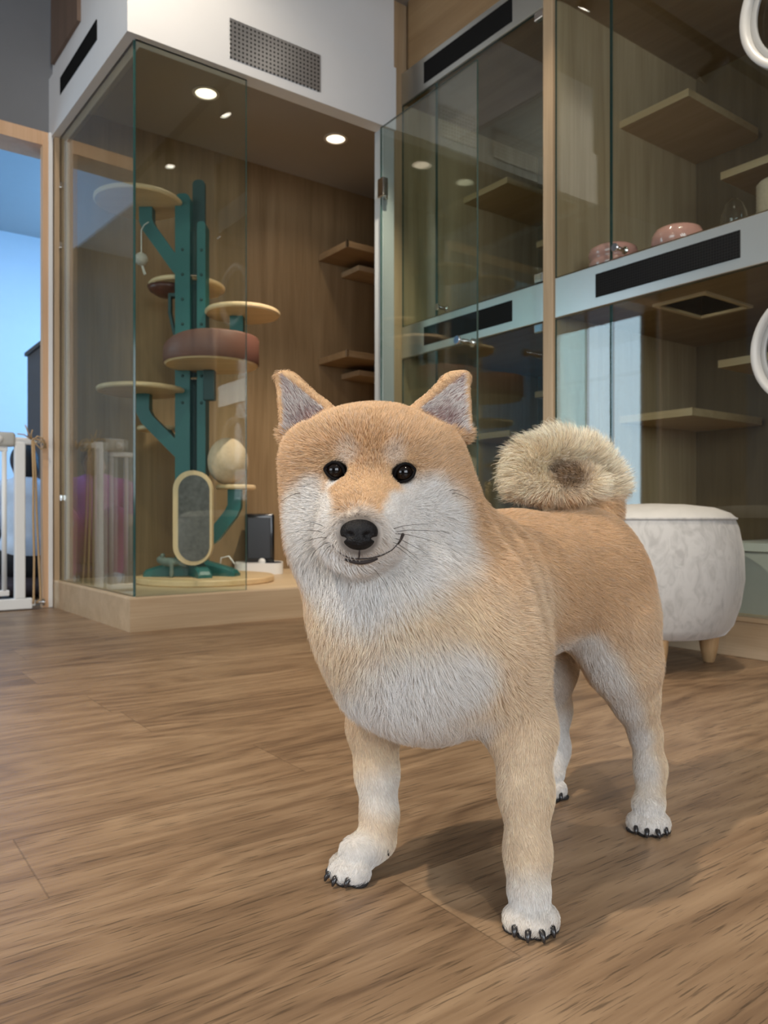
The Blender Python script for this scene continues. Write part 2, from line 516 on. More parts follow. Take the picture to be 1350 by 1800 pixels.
M_STEEL = plain('brushed_steel', (0.62, 0.64, 0.61), 0.33, metal=0.85, var=0.03)
M_CHROME = plain('chrome', (0.82, 0.82, 0.82), 0.08, metal=1.0, var=0.0)
M_GREY_METAL = plain('grey_metal', (0.46, 0.48, 0.48), 0.5, metal=0.0, var=0.02)
M_BLACK = plain('black_grille', (0.006, 0.006, 0.006), 0.8, spec=0.1)
M_GLASS = glass('pane_glass')
M_GLASS_EDGE = plain('glass_edge', (0.03, 0.085, 0.075), 0.12, spec=0.8, coat=0.5)
M_WHITE = plain('white_plastic', (0.80, 0.80, 0.79), 0.4, var=0.02)
M_CEIL_IN = plain('cat_room_ceiling', (0.40, 0.38, 0.36), 0.8, var=0.02)

def grille_material(name, base, hole, pitch, radius, metal, rough, axes):
    """a sheet with rows of punched round holes"""
    m, nt, b = mat(name); L = nt.links.new
    tc = N(nt, 'ShaderNodeTexCoord'); sp = N(nt, 'ShaderNodeSeparateXYZ'); L(tc.outputs['Object'], sp.inputs[0])
    ds = []
    for a in axes:
        d = N(nt, 'ShaderNodeMath', operation='DIVIDE'); d.inputs[1].default_value = pitch; L(sp.outputs[a], d.inputs[0])
        f = N(nt, 'ShaderNodeMath', operation='FRACT'); L(d.outputs[0], f.inputs[0])
        s = N(nt, 'ShaderNodeMath', operation='SUBTRACT'); s.inputs[1].default_value = 0.5; L(f.outputs[0], s.inputs[0])
        p = N(nt, 'ShaderNodeMath', operation='POWER'); p.inputs[1].default_value = 2; L(s.outputs[0], p.inputs[0]); ds.append(p.outputs[0])
    ad = N(nt, 'ShaderNodeMath', operation='ADD'); L(ds[0], ad.inputs[0]); L(ds[1], ad.inputs[1])
    lt = N(nt, 'ShaderNodeMath', operation='LESS_THAN'); lt.inputs[1].default_value = radius * radius; L(ad.outputs[0], lt.inputs[0])
    mx = N(nt, 'ShaderNodeMix', data_type='RGBA'); mx.inputs['A'].default_value = (*base, 1); mx.inputs['B'].default_value = (*hole, 1)
    L(lt.outputs[0], mx.inputs['Factor']); L(mx.outputs['Result'], b.inputs['Base Color'])
    mm = N(nt, 'ShaderNodeMath', operation='MULTIPLY_ADD'); mm.inputs[1].default_value = -metal; mm.inputs[2].default_value = metal
    L(lt.outputs[0], mm.inputs[0]); L(mm.outputs[0], b.inputs['Metallic'])
    b.inputs['Roughness'].default_value = rough
    b.inputs['Specular IOR Level'].default_value = 0.2 if metal == 0 else 0.5
    return m
M_PERF = grille_material('perforated_steel', (0.55, 0.55, 0.56), (0.02, 0.02, 0.02), 0.0172, 0.27, 0.9, 0.36, (0, 2))
M_PERF_Y = grille_material('perforated_black', (0.008, 0.008, 0.008), (0.001, 0.001, 0.001), 0.009, 0.36, 0.0, 0.7, (1, 2))

def pane(name, poly, z0, z1, parent):
    """a glass sheet with clear faces and dark green polished edges; poly: 4 footprint corners, the long sides first"""
    bm = BM(); add_prism(bm, poly, z0, z1)
    bm.normal_update()
    fs = sorted(bm.faces, key=lambda f: -f.calc_area())
    for i, f in enumerate(fs): f.material_index = 0 if i < 2 else 1
    return obj(name, bm, [M_GLASS, M_GLASS_EDGE], parent)

# ------------------------------------------------------------------ the room
NY = 3.79                      # plane of the wall with the doorway
bm = BM(); add_box(bm, -4.6, 3.3, -3.1, 7.3, -0.08, 0.0); struct('floor', bm, M_FLOOR)
bm = BM(); add_box(bm, -4.6, 3.3, -3.1, 7.3, 2.80, 2.90); struct('ceiling', bm, M_CEIL)
bm = BM()                      # wall with the doorway to the side room
add_box(bm, -4.6, -1.16, NY, NY + 0.12, 0, 2.8); add_box(bm, 0.886, 3.3, NY + 0.01, NY + 0.12, 0, 2.8); add_box(bm, -1.16, 0.90, NY, NY + 0.12, 2.13, 2.8)
struct('wall_north', bm, M_WALL)
bm = BM(); add_box(bm, 3.15, 3.3, -3.1, NY + 0.12, 0, 2.8); struct('wall_east', bm, M_WALL)
bm = BM()
add_box(bm, -4.6, 3.3, -3.1, -3.0, 0, 0.55); add_box(bm, -4.6, 3.3, -3.1, -3.0, 2.35, 2.8); add_box(bm, -4.6, -2.15, -3.1, -3.0, 0.55, 2.35); add_box(bm, 0.35, 3.3, -3.1, -3.0, 0.55, 2.35)
struct('wall_south', bm, M_WALL)
bm = BM()
add_box(bm, -4.6, -4.5, -3.0, NY, 0, 0.55); add_box(bm, -4.6, -4.5, -3.0, NY, 2.35, 2.8); add_box(bm, -4.6, -4.5, -3.0, -1.0, 0.55, 2.35); add_box(bm, -4.6, -4.5, 1.8, NY, 0.55, 2.35)
struct('wall_west', bm, M_WALL)
for i, (x0, x1, y0, y1) in enumerate(((-2.15, 0.35, -3.08, -3.02), (-4.58, -4.52, -1.0, 1.8))):
    bm = BM(); along = 0 if x1 - x0 > 1 else 1
    def fr(a0, a1, z0, z1):
        if along == 0: add_box(bm, a0, a1, y0, y1, z0, z1)
        else: add_box(bm, x0, x1, a0, a1, z0, z1)
    s0, s1 = (x0, x1) if along == 0 else (y0, y1)
    fr(s0, s1, 0.55, 0.60); fr(s0, s1, 2.30, 2.35); fr(s0, s0 + .05, .6, 2.3); fr(s1 - .05, s1, .6, 2.3); fr((s0 + s1) / 2 - .02, (s0 + s1) / 2 + .02, .6, 2.3)
    w = struct('window_%d' % (i + 1), bm, M_GREY_METAL)
# doorway lining: light wood head and jamb with a white bead
bm = BM(); add_box(bm, 0.838, 0.862, NY - 0.035, NY + 0.012, 0, 2.13); add_box(bm, -1.18, 0.862, NY - 0.03, NY + 0.13, 2.108, 2.17); add_box(bm, -1.19, -1.16, NY - 0.03, NY + 0.13, 0, 2.13)
struct('trim_1', bm, M_PEACH)
bm = BM(); add_box(bm, 0.862, 0.881, NY - 0.040, NY + 0.01, 0, 2.17, 0.003); struct('trim_2', bm, M_WHITE)
bm = BM(); add_box(bm, -2.53, -1.19, NY - 0.02, NY, 0, 2.8); struct('trim_3', bm, M_CAB)

# the side room beyond the doorway
bm = BM(); add_box(bm, -2.3, 3.3, 7.1, 7.2, 0, 2.8); struct('wall_side_room_far', bm, M_WHITE_WALL)
def windowed_wall(name, x0, x1, y0, y1, wy0, wy1, wz0, wz1):
    bm = BM(); add_box(bm, x0, x1, y0, wy0, 0, 2.8); add_box(bm, x0, x1, wy1, y1, 0, 2.8); add_box(bm, x0, x1, wy0, wy1, 0, wz0); add_box(bm, x0, x1, wy0, wy1, wz1, 2.8)
    struct(name, bm, M_WHITE_WALL)
windowed_wall('wall_side_room_right', 2.6, 2.7, NY + 0.12, 7.1, 4.8, 6.6, 0.9, 2.3)
windowed_wall('wall_side_room_left', -2.4, -2.3, NY + 0.12, 7.1, 4.70, 5.86, 0.35, 2.45)
for i, (x, a, b, z0, z1) in enumerate(((2.65, 4.8, 6.6, 0.9, 2.3), (-2.35, 4.70, 5.86, 0.35, 2.45))):
    bm = BM()
    for q in ((a, b, z0, z0 + .05), (a, b, z1 - .05, z1), (a, a + .05, z0, z1), (b - .05, b, z0, z1), (a, b, z0 + (z1 - z0) * 0.72, z0 + (z1 - z0) * 0.72 + 0.035)): add_box(bm, x - .025, x + .03, *q)
    struct('window_%d' % (i + 3), bm, M_GREY_METAL)
bm = BM(); add_box(bm, -2.3, 0.80, 7.06, 7.1, 0, 2.8); struct('trim_5', bm, wood('greyed_panel', (0.16, 0.135, 0.11), (0.24, 0.21, 0.175), 'Z', 0.6, board=0.2))
bm = BM(); add_box(bm, 0.10, 0.62, NY + 0.12, 7.1, 2.42, 2.8); struct('trim_4', bm, M_WHITE_WALL)
bm = BM(); add_box(bm, 1.08, 1.46, 4.62, 5.25, 0.0, 1.42, 0.004)
t = thing('cupboard', 'dark grey-brown cupboard standing beyond the doorway behind the pet gate', 'cupboard', (1.27, 4.85, 0))
o = obj('body', bm, plain('dark_cupboard', (0.085, 0.070, 0.068), 0.5), t); o.location = (-1.27, -4.85, 0)
bm = BM(); add_box(bm, 1.074, 1.08, 4.85, 4.86, 0.10, 1.36); 
o = obj('door_gap', bm, M_BLACK, t); o.location = (-1.27, -4.85, 0)
bm = BM(); add_box(bm, 1.065, 1.47, 4.605, 5.265, 1.42, 1.445, 0.004); o = obj('top_board', bm, plain('dark_cupboard_top', (0.075, 0.062, 0.060), 0.5), t); o.location = (-1.27, -4.85, 0)

t = thing('fill_light', 'added flat square fill light in the side room, out of view', 'fill light', (0.45, 4.28, 2.80))  # fill panel added out of view to brighten the people sitting below
bm = BM(); add_box(bm, -0.31, 0.31, -0.31, 0.31, -0.035, 0.0, 0.004); obj('frame', bm, M_WHITE, t)
bm = BM(); add_box(bm, -0.28, 0.28, -0.28, 0.28, -0.039, -0.034); obj('diffuser', bm, emit('fill_glow', (0.55, 0.78, 1.0), 3.0), t)
l = bpy.data.lights.new('fill_lamp', 'AREA'); l.size = 0.56; l.energy = 48; l.color = (0.50, 0.74, 1.0)
lo = bpy.data.objects.new('fill_lamp', l); COL.objects.link(lo); lo.parent = t; lo.location = (0, 0, -0.045)

# ------------------------------------------------------------------ glass cat room in the corner
gr = thing('glass_cat_room', 'glass-walled corner cat room on a pale wood plinth under a white header', 'cat room', (0.91, 2.772, 0))
GO = Vector((-0.91, -2.772, 0))
def gpart(name, bm, m, parent=None, **k):
    o = obj(name, bm, m, parent or gr, **k)
    if parent is None: o.location = GO
    return o
bm = BM(); add_prism(bm, [(0.912, 2.772), (2.16, 2.772), (2.16, 2.846), (2.088, 2.846), (2.088, 2.907), (3.14, 2.907), (3.14, NY), (0.882, NY)], 0.0, 0.118)
gpart('plinth', bm, M_OAK_X)
bm = BM(); add_prism(bm, [(0.912, 2.772), (2.16, 2.772), (2.16, 2.846), (2.088, 2.846), (2.088, 2.907), (3.14, 2.907), (3.14, NY), (0.882, NY)], 0.118, 0.124)
gpart('platform_top', bm, wood('platform_oak', (0.56, 0.41, 0.25), (0.70, 0.54, 0.36), 'X', 0.4))
bm = BM()
add_prism(bm, [(0.900, 2.766), (2.105, 2.766), (2.105, 2.836), (0.968, 2.836)], 2.15, 2.43)
add_prism(bm, [(0.900, 2.766), (0.968, 2.836), (0.940, NY), (0.872, NY)], 2.15, 2.43)
bmesh.ops.remove_doubles(bm, verts=bm.verts[:], dist=0.0005)
header = gpart('header', bm, M_BAND)
bm = BM()
add_prism(bm, [(0.915, 2.782), (2.105, 2.782), (2.105, 2.836), (0.968, 2.836)], 2.43, 2.8)
add_prism(bm, [(0.915, 2.782), (0.968, 2.836), (0.940, NY), (0.888, NY)], 2.43, 2.8)
gpart('upper_wall', bm, M_BAND)
bm = BM(); add_prism(bm, [(0.90, 2.836), (2.088, 2.836), (2.088, 2.907), (3.14, 2.907), (3.14, NY), (0.90, NY)], 2.324, 2.40); gpart('inner_ceiling', bm, M_CEIL_IN)
bm = BM(); add_box(bm, 0.93, 3.14, NY - 0.006, NY + 0.012, 0.12, 2.33); gpart('back_panel', bm, M_PANEL)
bm = BM(); add_box(bm, 2.97, 2.99, 2.905, NY, 0.12, 2.33); gpart('side_panel', bm, M_PANEL)
# perforated grille in the front of the header, slot vent in its left side
bm = BM(); add_box(bm, 1.293, 1.705, 2.7615, 2.768, 2.190, 2.345, 0.0015); gpart('vent_grille', bm, M_PERF)['label'] = 'perforated steel air grille'
bm = BM(); add_prism(bm, [(0.8868, 3.10), (0.8768, 3.61), (0.892, 3.61), (0.902, 3.10)], 2.280, 2.358); gpart('slot_vent', bm, M_BLACK)['label'] = 'black slot vent'
bm = BM(); add_prism(bm, [(0.884, 3.36), (0.874, 3.76), (0.90, 3.76), (0.908, 3.36)], 2.488, 2.79); gpart('access_panel', bm, wood('brown_panel', (0.13, 0.085, 0.06), (0.19, 0.125, 0.09), 'Z', 0.55))['label'] = 'brown wooden access panel'
# panes
o = pane('glass_pane', [(0.939, 2.796), (1.383, 2.796), (1.383, 2.806), (0.939, 2.806)], 0.124, 2.15, gr); o.location = GO
o = pane('glass_pane', [(0.934, 2.807), (0.905, 3.735), (0.915, 3.735), (0.944, 2.807)], 0.124, 2.15, gr); o.location = GO
bm = BM(); add_box(bm, 0.885, 0.928, 3.735, NY, 0.12, 2.15, 0.002); gpart('corner_post', bm, M_OAK)
bm = BM(); add_box(bm, 0.940, 0.955, 3.755, NY, 0.12, 2.15, 0.002); gpart('white_strip', bm, M_WHITE)  # slim white strip just inside the pane, beside the post
bm = BM(); add_box(bm, 2.042, 2.106, 2.780, 2.845, 0.124, 2.15, 0.003); gpart('door_jamb', bm, M_GREY_METAL)
for z in (1.93, 1.655, 0.5):
    bm = BM(); add_box(bm, 0.902, 0.916, 3.716, 3.736, z - 0.014, z + 0.014, 0.003); gpart('glass_clip', bm, M_CHROME)
# the door, swung open towards the room
gd = pane('glass_door', [(2.024, 2.775), (2.012, 2.142), (2.021, 2.142), (2.033, 2.775)], 0.135, 2.142, gr); gd.location = GO
gd['label'] = 'frameless glass door standing open'
for z in (1.87, 0.35):
    bm = BM(); add_box(bm, 2.014, 2.044, 2.742, 2.785, z - 0.042, z + 0.042, 0.004); add_box(bm, 2.046, 2.060, 2.766, 2.783, z - 0.045, z + 0.045, 0.003)
    obj('hinge', bm, M_CHROME, gd)
def knob_bm(x, y, z, ax, r=0.017, ln=0.045, both=True):
    bm = BM()
    for s in ((1, -1) if both else (-1,)):
        prof = [(0, 0), (r * .55, 0), (r * .55, ln * .25), (r * .42, ln * .45), (r * .5, ln * .6), (r, ln * .82), (r, ln * .95), (r * .9, ln), (0, ln)]
        vs = add_lathe(bm, prof, 24)
        rot = Matrix.Rotation(R(90) * s, 4, 'Y') if ax == 'x' else Matrix.Rotation(R(-90) * s, 4, 'X')
        bmesh.ops.transform(bm, matrix=Matrix.Translation((x, y, z)) @ rot, verts=vs)
    return bm
obj('knob', knob_bm(2.018, 2.213, 1.09, 'x'), M_CHROME, gd, autosmooth=40)
# shelves for the cats on the far wall
for k, z in enumerate((1.89, 1.297, 0.72)):
    bm = BM(); add_box(bm, 2.319, 2.97, 3.485, NY - 0.008, z - 0.018, z + 0.018, 0.003); s = gpart('shelf', bm, M_CABX)
    bm = BM(); add_box(bm, 2.312, 2.326, 3.478, 3.492, z - 0.019, z + 0.019, 0.003); gpart('corner_guard', bm, M_CHROME, s)
    bm = BM(); add_box(bm, 2.475, 2.97, 3.60, NY - 0.008, z - 0.085, z - 0.055, 0.003); gpart('shelf', bm, M_OAK_X)
# recessed downlights
def downlight(x, y, z, label):
    t = thing('downlight', label, 'light', (x, y, z), 0, 'recessed downlights in the cat room')
    bm = BM(); add_lathe(bm, [(0.046, 0.0), (0.060, 0.0), (0.061, -0.004), (0.047, -0.006), (0.046, 0.0)], 32, 0, 0, -0.0005); obj('trim_ring', bm, M_WHITE, t, autosmooth=40)
    bm = BM(); add_lathe(bm, [(0, -0.002), (0.0465, -0.002), (0.0465, -0.0005), (0, -0.0005)], 32); obj('diffuser', bm, emit('downlight_glow', (1.0, 0.82, 0.60), 2.2), t)
    l = bpy.data.lights.new('downlight_lamp', 'SPOT'); l.energy = 6; l.spot_size = R(125); l.spot_blend = 0.6; l.color = (1.0, 0.84, 0.64); l.shadow_soft_size = 0.04
    lo = bpy.data.objects.new('downlight_lamp', l); COL.objects.link(lo); lo.parent = t; lo.location = (0, 0, -0.012)
    return t
downlight(1.421, 3.281, 2.324, 'round lit downlight above the green cat tree')
downlight(2.12, 3.289, 2.324, 'round lit downlight nearer the glass door hinge')

# ------------------------------------------------------------------ cat cabinets along the right
FX = 2.20
M_RING = plain('ring_plastic', (0.52, 0.51, 0.48), 0.35)
def slab(bm, x0, x1, y0, y1, z0, z1, mi=0): add_box(bm, x0, x1, y0, y1, z0, z1, 0.002, 1, mi)
def shelf_bm(x0, x1, y0, y1, z, t=0.028, r=0.05, corner=3):
    c = [0, 0, 0, 0]; c[corner] = 1
    bm = BM(); add_prism(bm, rounded_rect(x0, x1, y0, y1, r, 8, c), z - t, z)
    return bm
def cabinet(label, y0, y1, ysplit, hole, sides, hinge_at, group):
    t = thing('cat_cabinet', label, 'cabinet', (FX, (y0 + y1) / 2, 0), 0, group)
    O = Vector((-FX, -(y0 + y1) / 2, 0))
    def part(name, bm, m, parent=None, **k):
        o = obj(name, bm, m, parent or t, **k)
        if parent is None: o.location = O
        return o
    for a, b, xf in sides:
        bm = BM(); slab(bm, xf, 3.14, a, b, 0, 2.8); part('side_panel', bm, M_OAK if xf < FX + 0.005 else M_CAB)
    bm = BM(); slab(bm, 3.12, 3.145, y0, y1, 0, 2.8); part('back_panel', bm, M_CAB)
    bm = BM(); slab(bm, FX + 0.004, FX + 0.022, y0, y1, 0, 0.106); part('plinth', bm, M_OAK_Y)
    bm = BM(); slab(bm, FX + 0.002, 3.12, y0, y1, 0.106, 0.122); part('bottom_board', bm, M_OAK_Y)
    bm = BM()
    if hole:
        hx0, hx1, hy0, hy1 = hole
        add_box(bm, FX + 0.015, hx0, y0, y1, 1.16, 1.286); add_box(bm, hx1, 3.12, y0, y1, 1.16, 1.286)
        add_box(bm, hx0, hx1, y0, hy0, 1.16, 1.286); add_box(bm, hx0, hx1, hy1, y1, 1.16, 1.286)
    else: add_box(bm, FX + 0.015, 3.12, y0, y1, 1.16, 1.286)
    part('middle_board', bm, M_CABY)
    if hole:
        bm = BM(); hx0, hx1, hy0, hy1 = hole
        for q in ((hx0 - .016, hx0, hy0 - .016, hy1 + .016), (hx1, hx1 + .016, hy0 - .016, hy1 + .016), (hx0, hx1, hy0 - .016, hy0), (hx0, hx1, hy1, hy1 + .016)):
            add_box(bm, q[0], q[1], q[2], q[3], 1.150, 1.30, 0.002)
        part('hatch_rim', bm, wood('hatch_wood_lit', (0.62, 0.46, 0.28), (0.76, 0.58, 0.38), 'X', 0.45))  # rim wood paled to stand for light falling through the hatch
    bm = BM(); add_box(bm, FX + 0.015, 3.12, y0, y1, 2.335, 2.47); part('top_board', bm, M_CABY)
    bm = BM(); slab(bm, FX + 0.012, FX + 0.03, y0 + 0.004, y1 - 0.03, 2.476, 2.8); part('fascia', bm, M_CABY)
    for z0, z1, v0, v1, lab in ((1.147, 1.293, 1.180, 1.262, 'brushed steel vent strip at mid height'), (2.325, 2.472, 2.352, 2.446, 'brushed steel vent strip at the top')):
        bm = BM(); slab(bm, FX - 0.002, FX + 0.014, y0 + 0.001, y1 - 0.001, z0, z1); s = part('vent_strip', bm, M_STEEL); s['label'] = lab
        yc = (y0 + y1) / 2; hw = (y1 - y0) * 0.31
        if hole: yc, hw = 1.475, 0.262
        bm = BM(); add_box(bm, FX - 0.0045, FX + 0.002, yc - hw, yc + hw, v0, v1, 0.001, 1); g = part('vent_grille', bm, M_PERF_Y, s)
    for z0, z1, up in ((1.297, 2.322, 1), (0.126, 1.143, 0)):
        o = pane('fixed_pane', [(FX + .001, ysplit + .003), (FX + .001, y1 - .002), (FX + .010, y1 - .002), (FX + .010, ysplit + .003)], z0, z1, t); o.location = O
        d = pane('glass_door', [(FX + .001, y0 + .004), (FX + .001, ysplit - .003), (FX + .010, ysplit - .003), (FX + .010, y0 + .004)], z0, z1, t); d.location = O
        if up: obj('knob', knob_bm(FX + .005, ysplit - 0.034, 1.326, 'x', 0.014, 0.030), M_CHROME, d, autosmooth=40)
        for z in (z0 + 0.018, z1 - 0.018):
            bm = BM(); add_box(bm, FX - 0.006, FX + 0.016, y0 + 0.006, y0 + 0.050, z - 0.016, z + 0.016, 0.003); obj('hinge_clip', bm, M_CHROME, d)
        if hole:
            zc = 1.845 if up else 0.885; rs = 1.0 if up else 0.86; yc_ = 1.005 if up else 1.0
            bm = BM()
            vs = add_lathe(bm, [(a * rs, b) for a, b in ((0.174, -0.004), (0.196, -0.004), (0.198, -0.008), (0.197, -0.028), (0.190, -0.032), (0.180, -0.030), (0.174, -0.022), (0.174, -0.004))], 72)
            bmesh.ops.transform(bm, matrix=Matrix.Translation((FX + 0.001, yc_, zc)) @ Matrix.Rotation(R(90), 4, 'Y'), verts=vs)
            r_ = obj('port_ring', bm, M_RING, d, autosmooth=50); r_['label'] = 'white round port ring'
            bm = BM()
            vs = add_lathe(bm, [(a * rs, b) for a, b in ((0.156, -0.004), (0.173, -0.004), (0.173, -0.010), (0.163, -0.014), (0.156, -0.012), (0.156, -0.004))], 72)
            bmesh.ops.transform(bm, matrix=Matrix.Translation((FX + 0.001, yc_, zc)) @ Matrix.Rotation(R(90), 4, 'Y'), verts=vs)
            obj('inner_ring', bm, plain('grey_plastic', (0.36, 0.36, 0.35), 0.35), d, autosmooth=50)
    return t, part
midcab, mpart = cabinet('tall glass-fronted cat cabinet with bare shelves beside the glass cat room', 1.972, 2.848, 2.603, None, ((2.848, 2.905, 2.09), (1.925, 1.972, FX - 0.012)), 0, 'glass-fronted cat cabinets')
rgtcab, rpart = cabinet('glass-fronted cat cabinet with pink bowls inside and round port rings', 0.72, 1.925, 1.677, (2.38, 2.647, 1.437, 1.61), ((0.68, 0.72, FX - 0.012),), 0, 'glass-fronted cat cabinets')
M_SHELF = wood('shelf_wood', (0.46, 0.31, 0.16), (0.60, 0.43, 0.25), 'Y', 0.45)
for y1, part in ((2.848, mpart), (1.925, rpart)):
    part('shelf', shelf_bm(2.586, 3.12, y1 - 0.30, y1, 1.99), M_SHELF, autosmooth=30)
    part('shelf', shelf_bm(2.75, 3.12, y1 - 0.86, y1 - 0.33, 1.712), M_SHELF, autosmooth=30)
    part('shelf', shelf_bm(2.586, 3.12, y1 - 0.315, y1, 0.815), M_SHELF, autosmooth=30)
    part('shelf', shelf_bm(2.75, 3.12, y1 - 0.75, y1 - 0.32, 1.005), M_SHELF, autosmooth=30)

# ------------------------------------------------------------------ track lights overhead
M_TRACK = plain('dark_bronze', (0.030, 0.022, 0.016), 0.45, metal=0.3)
tr_ = thing('lighting_track', 'dark rectangular lighting track under the ceiling', 'lighting track', (0.6, 1.0, 2.74))
bm = BM()
for x0, x1, y0, y1 in ((-0.8, 1.80, 2.12, 2.155), (-0.8, 1.80, -0.6, -0.565), (1.765, 1.80, -0.565, 2.12), (-0.8, -0.765, -0.565, 2.12)):
    add_box(bm, x0 - 0.6, x1 - 0.6, y0 - 1.0, y1 - 1.0, 0, 0.03)
obj('rail', bm, M_TRACK, tr_)
for x, y in ((-0.78, 2.137), (1.78, 2.137), (-0.78, -0.58), (1.78, -0.58)):
    bm = BM(); add_tube(bm, [(x - 0.6, y - 1.0, 0.028), (x - 0.6, y - 1.0, 0.06)], 0.006, 10); obj('hanger', bm, M_TRACK, tr_)
M_LENS = emit('spot_glow', (1.0, 0.9, 0.76), 14.0)
def spot(x, y, target, power, label, size=62, col=(1.0, 0.87, 0.70)):
    t = thing('spotlight', label, 'spotlight', (x, y, 2.74), 0, 'spotlights on the ceiling track')
    bm = BM(); add_tube(bm, [(0, 0, 0), (0, 0, -0.05)], 0.009, 12); obj('stem', bm, M_TRACK, t, smooth=True)
    d = (Vector(target) - Vector((x, y, 2.66))).normalized()
    q = d.to_track_quat('-Z', 'Y').to_matrix().to_4x4()
    bm = BM(); vs = add_lathe(bm, [(0, 0.07), (0.030, 0.07), (0.034, 0.064), (0.034, -0.075), (0.030, -0.075), (0.028, -0.062), (0, -0.060)], 32)
    bmesh.ops.transform(bm, matrix=Matrix.Translation((0, 0, -0.08)) @ q, verts=vs); b_ = obj('can', bm, M_TRACK, t, autosmooth=40)
    bm = BM(); vs = add_lathe(bm, [(0, -0.066), (0.027, -0.066), (0.027, -0.063), (0, -0.063)], 32)
    bmesh.ops.transform(bm, matrix=Matrix.Translation((0, 0, -0.08)) @ q, verts=vs); obj('lens', bm, M_LENS, t)
    l = bpy.data.lights.new('spot_lamp', 'SPOT'); l.energy = power; l.spot_size = R(size); l.spot_blend = 0.85; l.color = col; l.shadow_soft_size = 0.03
    lo = bpy.data.objects.new('spot_lamp', l); COL.objects.link(lo); lo.parent = t
    lo.location = Vector((0, 0, -0.08)) + d * 0.08; lo.rotation_euler = d.to_track_quat('-Z', 'Y').to_euler()
    return t
SPOTS = [
    (0.79, 2.137, (1.05, 2.76, 2.2), 19, 'track spotlight nearest the glass cat room corner', 100),
    (1.74, 2.137, (1.85, 3.50, 0.2), 170, 'track spotlight in front of the glass door', 46),
    (1.782, 0.93, (1.9, 1.15, 0.0), 60, 'track spotlight above the pouf', 75),
    (1.782, 1.70, (2.3, 1.9, 1.0), 14, 'track spotlight facing the cabinets'),
    (-0.10, 2.137, (0.3, 2.6, 0.1), 75, 'track spotlight above the bare floor', 90),
    (-0.782, 0.9, (0.55, 0.75, 0.2), 150, 'track spotlight on the window side', 85),
    (0.30, -0.582, (0.6, 0.8, 0.2), 36, 'track spotlight behind the viewer', 85),
]
for a in SPOTS: spot(*a)

# ------------------------------------------------------------------ cat tree
M_TEAL = plain('teal_paint', (0.010, 0.105, 0.100), 0.42, var=0.05)
M_TEAL_D = plain('dark_teal_paint', (0.006, 0.045, 0.042), 0.5)
M_DISC = wood('birch_disc', (0.60, 0.42, 0.22), (0.74, 0.55, 0.33), 'X', 0.4)
M_LEATHER = plain('brown_leather', (0.17, 0.070, 0.048), 0.5, bump=0.3, bscale=400)
M_SISAL = plain('woven_sisal', (0.58, 0.43, 0.29), 0.85, var=0.18, vscale=90, bump=0.8, bscale=260)
M_FELT = plain('grey_felt', (0.095, 0.093, 0.090), 0.95, var=0.6, vscale=60, bump=0.8, bscale=500)
TX, TY = camdir(-0.80, 3.47)
ct = thing('cat_tree', 'tall teal cat tree with round wooden platforms inside the glass cat room', 'cat tree', (TX, TY, 0.124), YAW)
def T(bm, name, m, parent=None, **k):
    o = obj(name, bm, m, parent or ct, **k)
    if parent is None: o.location = (0, 0, -0.124)
    return o
def tube_disc(name, x, y, z, r, t=0.02, m=None, parent=None):
    bm = BM(); add_lathe(bm, [(0, -t), (r - 0.006, -t), (r, -t + 0.006), (r, -0.005), (r - 0.005, 0), (0, 0)], 64, x, y, z)
    return T(bm, name, m or M_DISC, parent, autosmooth=40)
tube_disc('base_board', 0.0, 0.0, 0.152, 0.305, 0.028)
# post: two boards with a slot between them
def board(x0, x1, y0, y1, z0, z1, r, name, m):
    bm = BM(); pts = rounded_rect(x0, x1, z0, z1, r, 6, (1, 1, 0, 0))
    f = [bm.verts.new((a, y0, b)) for a, b in pts]; k = [bm.verts.new((a, y1, b)) for a, b in pts]
    n = len(pts); bm.faces.new(f); bm.faces.new(k[::-1])
    for i in range(n): bm.faces.new((f[i], k[i], k[(i + 1) % n], f[(i + 1) % n]))
    bmesh.ops.recalc_face_normals(bm, faces=bm.faces[:])
    return T(bm, name, m)
board(-0.128, -0.062, -0.035, 0.045, 0.152, 1.850, 0.026, 'post', M_TEAL)
board(-0.032, 0.006, -0.030, 0.045, 0.152, 1.728, 0.015, 'post', M_TEAL)
board(-0.064, -0.008, 0.020, 0.040, 0.152, 1.935, 0.024, 'post', M_TEAL_D)
for z in (1.60, 1.49, 1.38, 1.27, 1.04, 0.92):
    for x in (-0.095, -0.012):
        bm = BM(); vs = add_lathe(bm, [(0, 0), (0.007, 0), (0.006, 0.004), (0, 0.005)], 14)
        bmesh.ops.transform(bm, matrix=Matrix.Translation((x, -0.0345 if x < -.05 else -0.0295, z)) @ Matrix.Rotation(R(90), 4, 'X'), verts=vs); T(bm, 'bolt', M_TEAL_D, smooth=True)
for z in (1.49, 1.03):
    bm = BM(); add_tube(bm, [(-0.066, -0.02, z), (-0.028, -0.02, z)], 0.006, 10); T(bm, 'cross_bar', M_CHROME)
